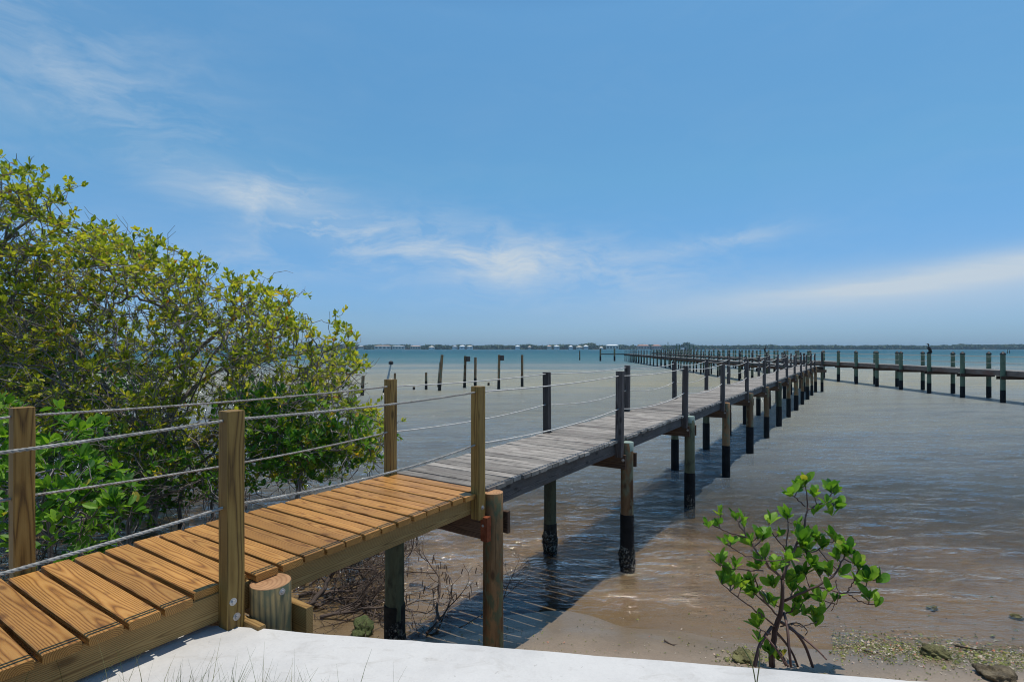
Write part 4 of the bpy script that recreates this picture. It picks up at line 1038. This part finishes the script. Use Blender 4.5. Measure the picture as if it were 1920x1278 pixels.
# ------------------------------------------------------------------ dead branches on the beach
def dead_branch(base, dirv, L, r, n_side, label, seed, group='bare branches fallen on the beach', up=0.0, hang=0):
    rr = np.random.default_rng(seed); mb = MB()
    def go(p, d, L, r, depth):
        k = max(4, int(L / 0.08)); pts = [p.copy()]; d = d / np.linalg.norm(d)
        for i in range(k):
            d = d + rr.normal(0, 0.21, 3) * np.array([1, 1, 0.6]); d[2] += (up - d[2]) * 0.05; d /= np.linalg.norm(d); p = p + d * L / k
            g = float(ground_h(p[0], p[1])) + r * 0.6
            if p[2] < g: p[2] = g; d[2] = abs(d[2]) * 0.4
            pts.append(p.copy())
            if depth < 3 and i > 0 and rr.random() < n_side / k:
                s = d + rr.normal(0, 0.75, 3) * np.array([1, 1, 0.8]); go(p.copy(), s, L * rr.uniform(0.3, 0.6) * (1 - 0.4 * i / k), r * (1 - 0.7 * i / k) * 0.6, depth + 1)
        mb.tube(pts, np.linspace(r, max(0.0018, r * 0.25), len(pts)), 6 if depth < 2 else 4)
        if hang and depth >= 1 and rr.random() < 0.5:
            for _ in range(hang):
                q = pts[-1] + rr.normal(0, 0.02, 3); mb.tube([q, q + np.array([rr.normal(0, .01), 0, -rr.uniform(0.04, 0.10)])], [0.006, 0.003], 4)
    b = np.array(base, float); go(b, np.array(dirv, float), L, r, 0)
    o = mb.build('dead_branch', M['drift'], None, True, loc=tuple(b)); return tag(o, label, 'branch', group)
def Pg(x, y):
    Y = 5.5
    for _ in range(30): Y = (CH - float(ground_h((x - 960) / F * Y, Y))) * F / (y - HZ)
    return np.array([(x - 960) / F * Y, Y, float(ground_h((x - 960) / F * Y, Y)) + 0.02])
dead_branch(Pg(575, 1150) + [0, 0, .02], (0.55, 1.0, 0.42), 1.5, 0.032, 10, 'thickest bare branch slanting up to the right under the boardwalk', 31, up=0.15, hang=1)
dead_branch(Pg(560, 1120), (1.0, 0.5, 0.25), 1.4, 0.024, 13, 'long grey bare branch lying across the brush under the boardwalk', 32, up=0.08, hang=1)
dead_branch(Pg(600, 1160), (1.0, 0.35, 0.12), 1.2, 0.020, 13, 'bare branch lying lowest on the sand beside the seawall', 33, up=0.05, hang=0)
dead_branch(Pg(555, 1085), (1.0, 0.9, 0.2), 1.3, 0.018, 14, 'twiggy bare branch at the back of the brush near the dark pile', 34, up=0.06, hang=1)
for k, (x, y) in enumerate(((540, 1140), (580, 1100), (620, 1120), (650, 1090), (540, 1090), (610, 1080), (560, 1060), (660, 1120), (640, 1060), (550, 1110), (590, 1140), (630, 1150), (670, 1095), (600, 1050), (570, 1075), (645, 1135), (690, 1140), (620, 1040), (680, 1060), (555, 1160), (700, 1110))):
    dead_branch(Pg(x, y), (rng.uniform(0.3, 1), rng.uniform(-0.3, 0.9), rng.uniform(0.05, 0.4)), rng.uniform(0.7, 1.1), rng.uniform(0.010, 0.015), 13, 'thin tangled bare branch in the brush under the boardwalk', 40 + k, up=0.06, hang=0)
dead_branch(Pg(762, 1050), (0.9, 0.9, 0.75), 0.9, 0.010, 8, 'pale bare branch sticking up right of the dark pile', 61, up=0.3, hang=1)
dead_branch(Pg(768, 1098), (1.0, 0.25, 0.12), 0.30, 0.020, 2, 'short broken grey log lying right of the dark pile', 62)
dead_branch(Pg(800, 1190), (0.75, 0.55, 0.62), 1.15, 0.016, 9, 'dark slender bare branch leaning up in front of the brown pile', 63, up=0.5, hang=1)
dead_branch(Pg(860, 1180), (1.0, 0.35, 0.45), 0.75, 0.006, 8, 'fine pale twig spray beside the brown pile', 64, up=0.35)
dead_branch(Pg(930, 1150), (0.8, 0.3, 0.5), 0.6, 0.005, 7, 'fine pale twig spray just right of the brown pile', 65, up=0.5)
for k, (x, y) in enumerate(((20, 1040), (60, 1050), (110, 1040), (160, 1030), (10, 990), (200, 1010))):
    q = P(x, y, 5.3); q[2] = float(ground_h(q[0], q[1])) + 0.5
    dead_branch(q, (rng.uniform(-1, 1), rng.uniform(-0.6, 0.6), rng.uniform(0.1, 0.5)), rng.uniform(0.8, 1.3), rng.uniform(0.010, 0.016), 12, 'bare grey branch tangled in the undergrowth behind the left rail post', 70 + k, 'bare branches in the undergrowth at lower left', up=0.12, hang=1)

# ------------------------------------------------------------------ rocks, shells and weed on the beach
def rock(x, y, sz, label, flat=0.5, m_=None, seed=0, name='rock'):
    import bmesh
    rr = np.random.default_rng(seed); bm = bmesh.new(); bmesh.ops.create_icosphere(bm, subdivisions=4, radius=1)
    a = [rr.normal(0, 1, 3) for _ in range(14)]; fq = rr.uniform(1.5, 7, 14); ph = rr.uniform(0, 6.28, 14)
    for v in bm.verts:
        c = np.array(v.co); s = 1 + sum(math.sin(np.dot(c, a[i]) * fq[i] + ph[i]) * 0.30 / fq[i] for i in range(14)) + rr.normal(0, 0.025)
        v.co = (c[0] * s * sz, c[1] * s * sz * 0.8, c[2] * s * sz * flat)
    me = bpy.data.meshes.new(name); bm.to_mesh(me); bm.free(); me.materials.append(m_); me.polygons.foreach_set('use_smooth', [True] * len(me.polygons))
    o = bpy.data.objects.new(name, me); C.objects.link(o); p = Pg(x, y); o.location = (p[0], p[1], p[2] - 0.02 + sz * flat * 0.35); o.rotation_euler = (0, 0, rr.uniform(0, 6)); return tag(o, label, 'rock')
M['weed_rock'] = plain('weedy_rock', (0.045, 0.04, 0.022), (0.26, 0.25, 0.11), 9, 0.9, 0.2, bump=1.0, bd=0.03)
M['dark_rock'] = plain('dark_rock', (0.05, 0.04, 0.028), (0.27, 0.22, 0.14), 12, 0.9, 0.2, bump=1.0, bd=0.03)
M['moss_rock'] = plain('mossy_rock', (0.05, 0.07, 0.025), (0.13, 0.15, 0.06), 8, 0.9, 0.2, bump=0.8, bd=0.02)
rock(1752, 1230, 0.10, 'rounded dark green weed covered rock amid the wrack at right', 0.6, M['weed_rock'], 2)
rock(1866, 1268, 0.15, 'largest brown weedy rock at the lower right behind the seawall', 0.42, M['dark_rock'], 3)
rock(1392, 1236, 0.12, 'crumbly brown clump of shells left of the young mangrove base', 0.5, M['weed_rock'], 4)
#rock(1530, 1240, 0.12, 'low dark clump right of the young mangrove roots', 0.35, M['dark_rock'], 5)
rock(678, 1188, 0.11, 'small moss green rock beside the dark pile behind the seawall', 0.7, M['moss_rock'], 6)
#rock(1666, 1249, 0.05, 'flat dark stone by the seawall right of the mangrove', 0.35, M['dark_rock'], 7)
rock(1748, 1142, 0.055, 'small shell clump standing in the shallow water at right', 0.5, M['weed_rock'], 8)
rock(1905, 1158, 0.06, 'weedy clump in the shallow water at the right edge', 0.5, M['weed_rock'], 9)

m, t, out = mat('wrack'); M['wrack'] = m
rn = t.attr('rnd', 'Fac')
principled(t, out, t.ramp(rn, [(0.0, (0.06, 0.05, 0.025)), (0.3, (0.14, 0.17, 0.035)), (0.68, (0.27, 0.28, 0.07)), (0.75, (0.36, 0.28, 0.16)), (0.93, (0.62, 0.55, 0.45)), (1.0, (0.5, 0.14, 0.05))]), 0.7)
def bits(n, pts, sizes, name, seed, label, cat):
    rr = np.random.default_rng(seed); mb = MB()
    for i in range(n):
        x, y = pts(rr); p = Pg(x, y); s = rr.uniform(*sizes) * (1 if rr.random() < 0.9 else 2.0); a = rr.uniform(0, 6.28)
        u = np.array([math.cos(a), math.sin(a), rr.normal(0, 0.3)]) * s; w = np.array([-math.sin(a), math.cos(a), rr.normal(0, 0.3)]) * s * rr.uniform(0.25, 0.8); z = np.array([0, 0, s * rr.uniform(0.25, 0.7)])
        c = p + [0, 0, -0.012]
        mb.add([c - u, c + w, c + u * rr.uniform(0.6, 1.2), c - w, c + z + u * 0.2], [(0, 1, 4), (1, 2, 4), (2, 3, 4), (3, 0, 4)], None, rr.random())
    o = mb.build(name, M['wrack']); return tag(o, label, cat, kind='stuff')
bits(4200, lambda r: (lambda x: (x, 1196 + (x - 1560) * 0.085 + r.normal(2, 13) + 14 * r.random()))(r.uniform(1560, 1990)), (0.005, 0.014), 'seaweed_wrack', 3, 'band of green seaweed wrack and shell bits along the beach at right', 'seaweed')
bits(700, lambda r: (r.uniform(1340, 1990), 1275 - 160 * r.random() ** 1.4), (0.004, 0.011), 'shell_bits', 4, 'scattered shell bits and specks on the wet sand', 'shells')
bits(620, lambda r: (r.uniform(760, 1480), 1225 - 150 * r.random() ** 1.6), (0.004, 0.010), 'shell_bits', 5, 'scattered specks and shells on the sand beside the pier shadow', 'shells')
bits(260, lambda r: (r.normal(1400, 30), r.normal(1232, 9)), (0.006, 0.016), 'shell_bits', 6, 'heap of broken shells at the foot of the young mangrove', 'shells')
for k, (x, y, l, dv) in enumerate(((1790, 1213, 0.26, (1, -0.55, 0.02)), (1620, 1222, 0.13, (0.9, -0.4, 0)), (1245, 1203, 0.12, (1, -0.12, 0)))):
    dead_branch(Pg(x, y), dv, l, 0.009, 1, ['dark stick lying on the wrack at right', 'short curved twig on the sand right of the young mangrove', 'thin stick on the open sand left of the young mangrove'][k], 90 + k, None)

# ------------------------------------------------------------------ grass behind the cap
mb = MB(); pos = []; dr = []; nr = []; ln = []; wd = []; rn_ = []
def blades(mb, n, fx, seed, hs):
    rr = np.random.default_rng(seed)
    for i in range(n):
        u = fx(rr); b = CA + cd * u - cn * (cw + rr.uniform(0.0, 0.22)); h = rr.uniform(*hs); a = rr.uniform(0, 6.28); bend = rr.uniform(0.05, 0.6) * h
        p = [np.array([b[0], b[1], CAPZ - 0.05]) + np.array([math.cos(a) * bend * t_ * t_, math.sin(a) * bend * t_ * t_, h * t_]) for t_ in np.linspace(0, 1, 6)]
        sd = np.array([-math.sin(a + 0.6), math.cos(a + 0.6), 0]); w = rr.uniform(0.0012, 0.0026)
        V = []; 
        for j, q in enumerate(p): ww = w * (1 - j / 5.6); V += [q - sd * ww, q + sd * ww]
        mb.add(V, [(2 * j, 2 * j + 1, 2 * j + 3, 2 * j + 2) for j in range(5)], None, rr.random())
blades(mb, 320, lambda r: r.normal(0.62, 0.24), 3, (0.12, 0.28))
blades(mb, 60, lambda r: r.uniform(-0.6, 1.3), 4, (0.10, 0.30))
o = mb.build('grass', M['grass']); tag(o, 'thin green grass blades poking up in front of the white cap', 'grass', kind='stuff')
mb = MB()
for pts in ([(1392, 1212), (1410, 1240), (1418, 1285), (1418, 1330)], [(1424, 1215), (1425, 1240), (1418, 1285), (1418, 1330)]):
    mb.tube(smooth_path([P(x, y, 2.06 + 0.0 * y) for x, y in pts]), 0.0022, 6)
o = mb.build('grass_stem', M['grass'], None, True); tag(o, 'dark forked grass stem standing against the white cap at right', 'grass stem')

# ------------------------------------------------------------------ the far shore
YS = 1350.0
def blobs(mb, x0, x1, n, top, seed, yj=40, base=653.0, sz=(2.0, 4.5)):
    rr = np.random.default_rng(seed)
    for i in range(n):
        x = rr.uniform(x0, x1); Y = YS + rr.uniform(0, yj); tpx = top(x) + rr.normal(0, 0.35); X = (x - 960) / F * Y; H = CH + (HZ - tpx) / F * Y
        for k in range(10):
            s = rr.uniform(*sz) * (0.5 + 0.5 * H / 10); c = np.array([X + rr.normal(0, 4.0), Y + rr.normal(0, 3), rr.uniform(0.4, max(1.0, H - s * 0.6))])
            q = rr.normal(0, 1, (3, 3)); q /= np.linalg.norm(q, axis=1)[:, None]; q *= s
            V = [c + q[0], c - q[0] * 0.8, c + q[1], c - q[1] * 0.9, c + q[2] * 0.7, c - q[2] * 0.7]; V = [np.array([v[0], v[1], max(v[2], 0.05)]) for v in V]
            mb.add(V, [(0, 2, 4), (2, 1, 4), (1, 3, 4), (3, 0, 4), (2, 0, 5), (1, 2, 5), (3, 1, 5), (0, 3, 5)], None, np.clip(rr.normal(0.45, 0.22), 0, 1))
def topL(x): return 646.6 - 1.5 * math.exp(-((x - 725) / 14) ** 2) * 1.6 - 2.2 * math.exp(-((x - 985) / 7) ** 2) - 2.4 * math.exp(-((x - 1066) / 9) ** 2) - 3.0 * math.exp(-((x - 1105) / 16) ** 2) - 0.8 * math.sin(x * 0.11) - 0.6 * math.sin(x * 0.33)
def topR(x): return 647.2 - 0.6 * math.sin(x * 0.05) - 0.5 * math.sin(x * 0.21) - (1.6 if x > 1790 else 0) - 5.5 * math.exp(-((x - 1287) / 6) ** 2) - 1.5 * math.exp(-((x - 1448) / 5) ** 2) - 1.0 * math.exp(-((x - 1360) / 4) ** 2)
mb = MB(); blobs(mb, 560, 1250, 900, topL, 1); o = mb.build('far_trees', M['far_wood']); tag(o, 'low line of trees among the houses on the far shore', 'treeline', kind='stuff')
mb = MB(); blobs(mb, 1235, 2150, 1500, topR, 2); o = mb.build('far_trees', M['far_wood']); tag(o, 'unbroken dark green treeline on the far shore at right', 'treeline', kind='stuff')
mb = MB(); V = []
for x in np.linspace(200, 2200, 60): 
    X = (x - 960) / F * YS; V += [(X, YS - 6, -0.6), (X, YS + 2, 0.5 + rng.uniform(0, 0.3)), (X, YS + 120, 1.0)]
mb.add(V, [(3 * i + j, 3 * i + 3 + j, 3 * i + 4 + j, 3 * i + 1 + j) for i in range(59) for j in range(2)]); o = mb.build('far_shore', M['sand']); o['kind'] = 'structure'
wallc = {}
def wmat(c):
    if c not in wallc: wallc[c] = plain('house_paint', tuple(v * 0.92 for v in c), c, 0.5, 0.7)
    return wallc[c]
M['pane'] = plain('window_glass', (0.03, 0.04, 0.05), (0.05, 0.06, 0.08), 1, 0.15)
def house(x0, x1, ytop, wallcol, roofcol, label, roof_px=2.2, Y=None, nwin=4, name='house'):
    Y = (Y or YS) - 10; s = Y / F; X0, X1 = (x0 - 960) * s, (x1 - 960) * s; w = X1 - X0; H = CH + (HZ - ytop) * s; rh = roof_px * s; hw_ = H - rh; dp = 12.0
    root = empty(name, ((X0 + X1) / 2, Y, 0), label, 'house')
    mb = MB(); mb.board((-w / 2, dp / 2, hw_ / 2 + 0.15), (w / 2, dp / 2, hw_ / 2 + 0.15), dp, hw_ - 0.3, ch=0); mb.build('wall', wmat(wallcol), root)
    e = 0.7; z0 = hw_ + 0.004; iw = max(w / 2 - dp / 2, 0.1) if w > dp else w * 0.15
    V = [(-w / 2 - e, -e, z0), (w / 2 + e, -e, z0), (w / 2 + e, dp + e, z0), (-w / 2 - e, dp + e, z0), (-iw, dp / 2, z0 + rh), (iw, dp / 2, z0 + rh)]
    mb = MB(); mb.add(V, [(0, 1, 5, 4), (1, 2, 5), (2, 3, 4, 5), (3, 0, 4), (3, 2, 1, 0)]); mb.build('roof', wmat(roofcol), root)
    for i in range(nwin):
        xc = -w / 2 + w * (i + 0.5) / nwin; mb = MB(); mb.board((xc - w * 0.28 / nwin, -0.02, hw_ * 0.55), (xc + w * 0.28 / nwin, -0.02, hw_ * 0.55), 0.08, hw_ * 0.4, ch=0); mb.build('window', M['pane'], root)
    return root
WH, CR, TN, RD, GY, PK = (0.78, 0.78, 0.76), (0.66, 0.60, 0.50), (0.50, 0.42, 0.33), (0.42, 0.22, 0.15), (0.38, 0.38, 0.38), (0.55, 0.38, 0.30)
hs = [(671, 680, 647.0, CR, GY, 'cream house farthest left on the far shore beside the mangrove'),
 (702, 732, 647.0, CR, PK, 'long low building with pinkish roof, far left shore', 1.4), (735, 758, 647.6, CR, GY, 'grey roofed long building right of the pinkish roofed one', 1.4),
 (769, 788, 647.5, TN, PK, 'tan building with pink roof mid left on the far shore', 1.4), (804, 814, 648.2, WH, CR, 'small white house half hidden in trees on the left far shore'),
 (848, 857, 647.4, WH, GY, 'leftmost of three white houses close together on the far shore'), (861, 872, 646.8, WH, WH, 'middle and tallest of three close white houses on the far shore'), (875, 886, 647.2, WH, CR, 'rightmost of three close white houses on the far shore'),
 (966, 975, 646.9, WH, WH, 'white roofed house left of a dark round tree clump, far shore'), (990, 996, 648.0, TN, TN, 'small tan house right of a dark round tree clump, far shore'), (1026, 1034, 647.0, CR, PK, 'pinkish roofed house left of the bright white house, far shore'),
 (1039, 1049, 646.8, WH, WH, 'bright white house just left of the slim dark spire, far shore'), (1067, 1074, 647.4, WH, WH, 'white house right of the slim dark spire, far shore'), (1081, 1092, 648.0, CR, CR, 'low cream house in the middle of the far shore'), (1095, 1103, 646.7, WH, WH, 'white roofed house below a broad tree, far shore'),
 (1125, 1131, 649.5, WH, CR, 'low white house behind the pier head, far shore'), (1137, 1160, 645.6, CR, WH, 'widest house with the brightest white roof, above the pier head', 2.0), (1196, 1218, 645.8, PK, RD, 'reddish roofed house, left of two, above the outer pier', 2.2), (1224, 1240, 645.8, PK, RD, 'reddish roofed house, right of two, above the outer pier', 2.4)]
for h in hs: house(*h)
X = (1049.3 - 960) / F * YS; mb = MB(); mb.lathe((0, 0, 0), [(0.9, 0), (1.0, 8), (0.9, 12), (0.5, 15), (0.1, 16)], 10); o = mb.build('cypress', M['far_wood']); o.location = (X, YS - 14, 0); tag(o, 'slim dark spire shaped tree standing alone on the far shore', 'tree')
mb = MB(); s = (YS + 160) / F; mb.board(((1815 - 960) * s, YS + 160, CH + 7.0 * s), ((2000 - 960) * s, YS + 160, CH + 7.0 * s), 14, 1.5 * s * 1.4, ch=0.3)
for x in range(1820, 2000, 12): mb.board(((x - 960) * s, YS + 160, 0), ((x - 960) * s, YS + 160, CH + 6.0 * s), 1.2, 1.2, ch=0)
o = mb.build('bridge', wmat(WH)); tag(o, 'long white flat structure rising above the treeline at far right', 'bridge')

# ------------------------------------------------------------------ haze over the bay
m, t, out = mat('haze')
pv = t.new('ShaderNodeVolumePrincipled'); pv.inputs['Color'].default_value = (0.55, 0.80, 1.0, 1); pv.inputs['Density'].default_value = 0.00015; pv.inputs['Anisotropy'].default_value = 0.0
t.l.new(pv.outputs[0], out.inputs['Volume'])
mb = MB(); mb.board((0, -60, 9.0), (0, 3700, 9.0), 13200, 26.0, ch=0)
o = mb.build('haze', m); tag(o, 'thin pale blue haze over the bay', 'haze', kind='stuff')
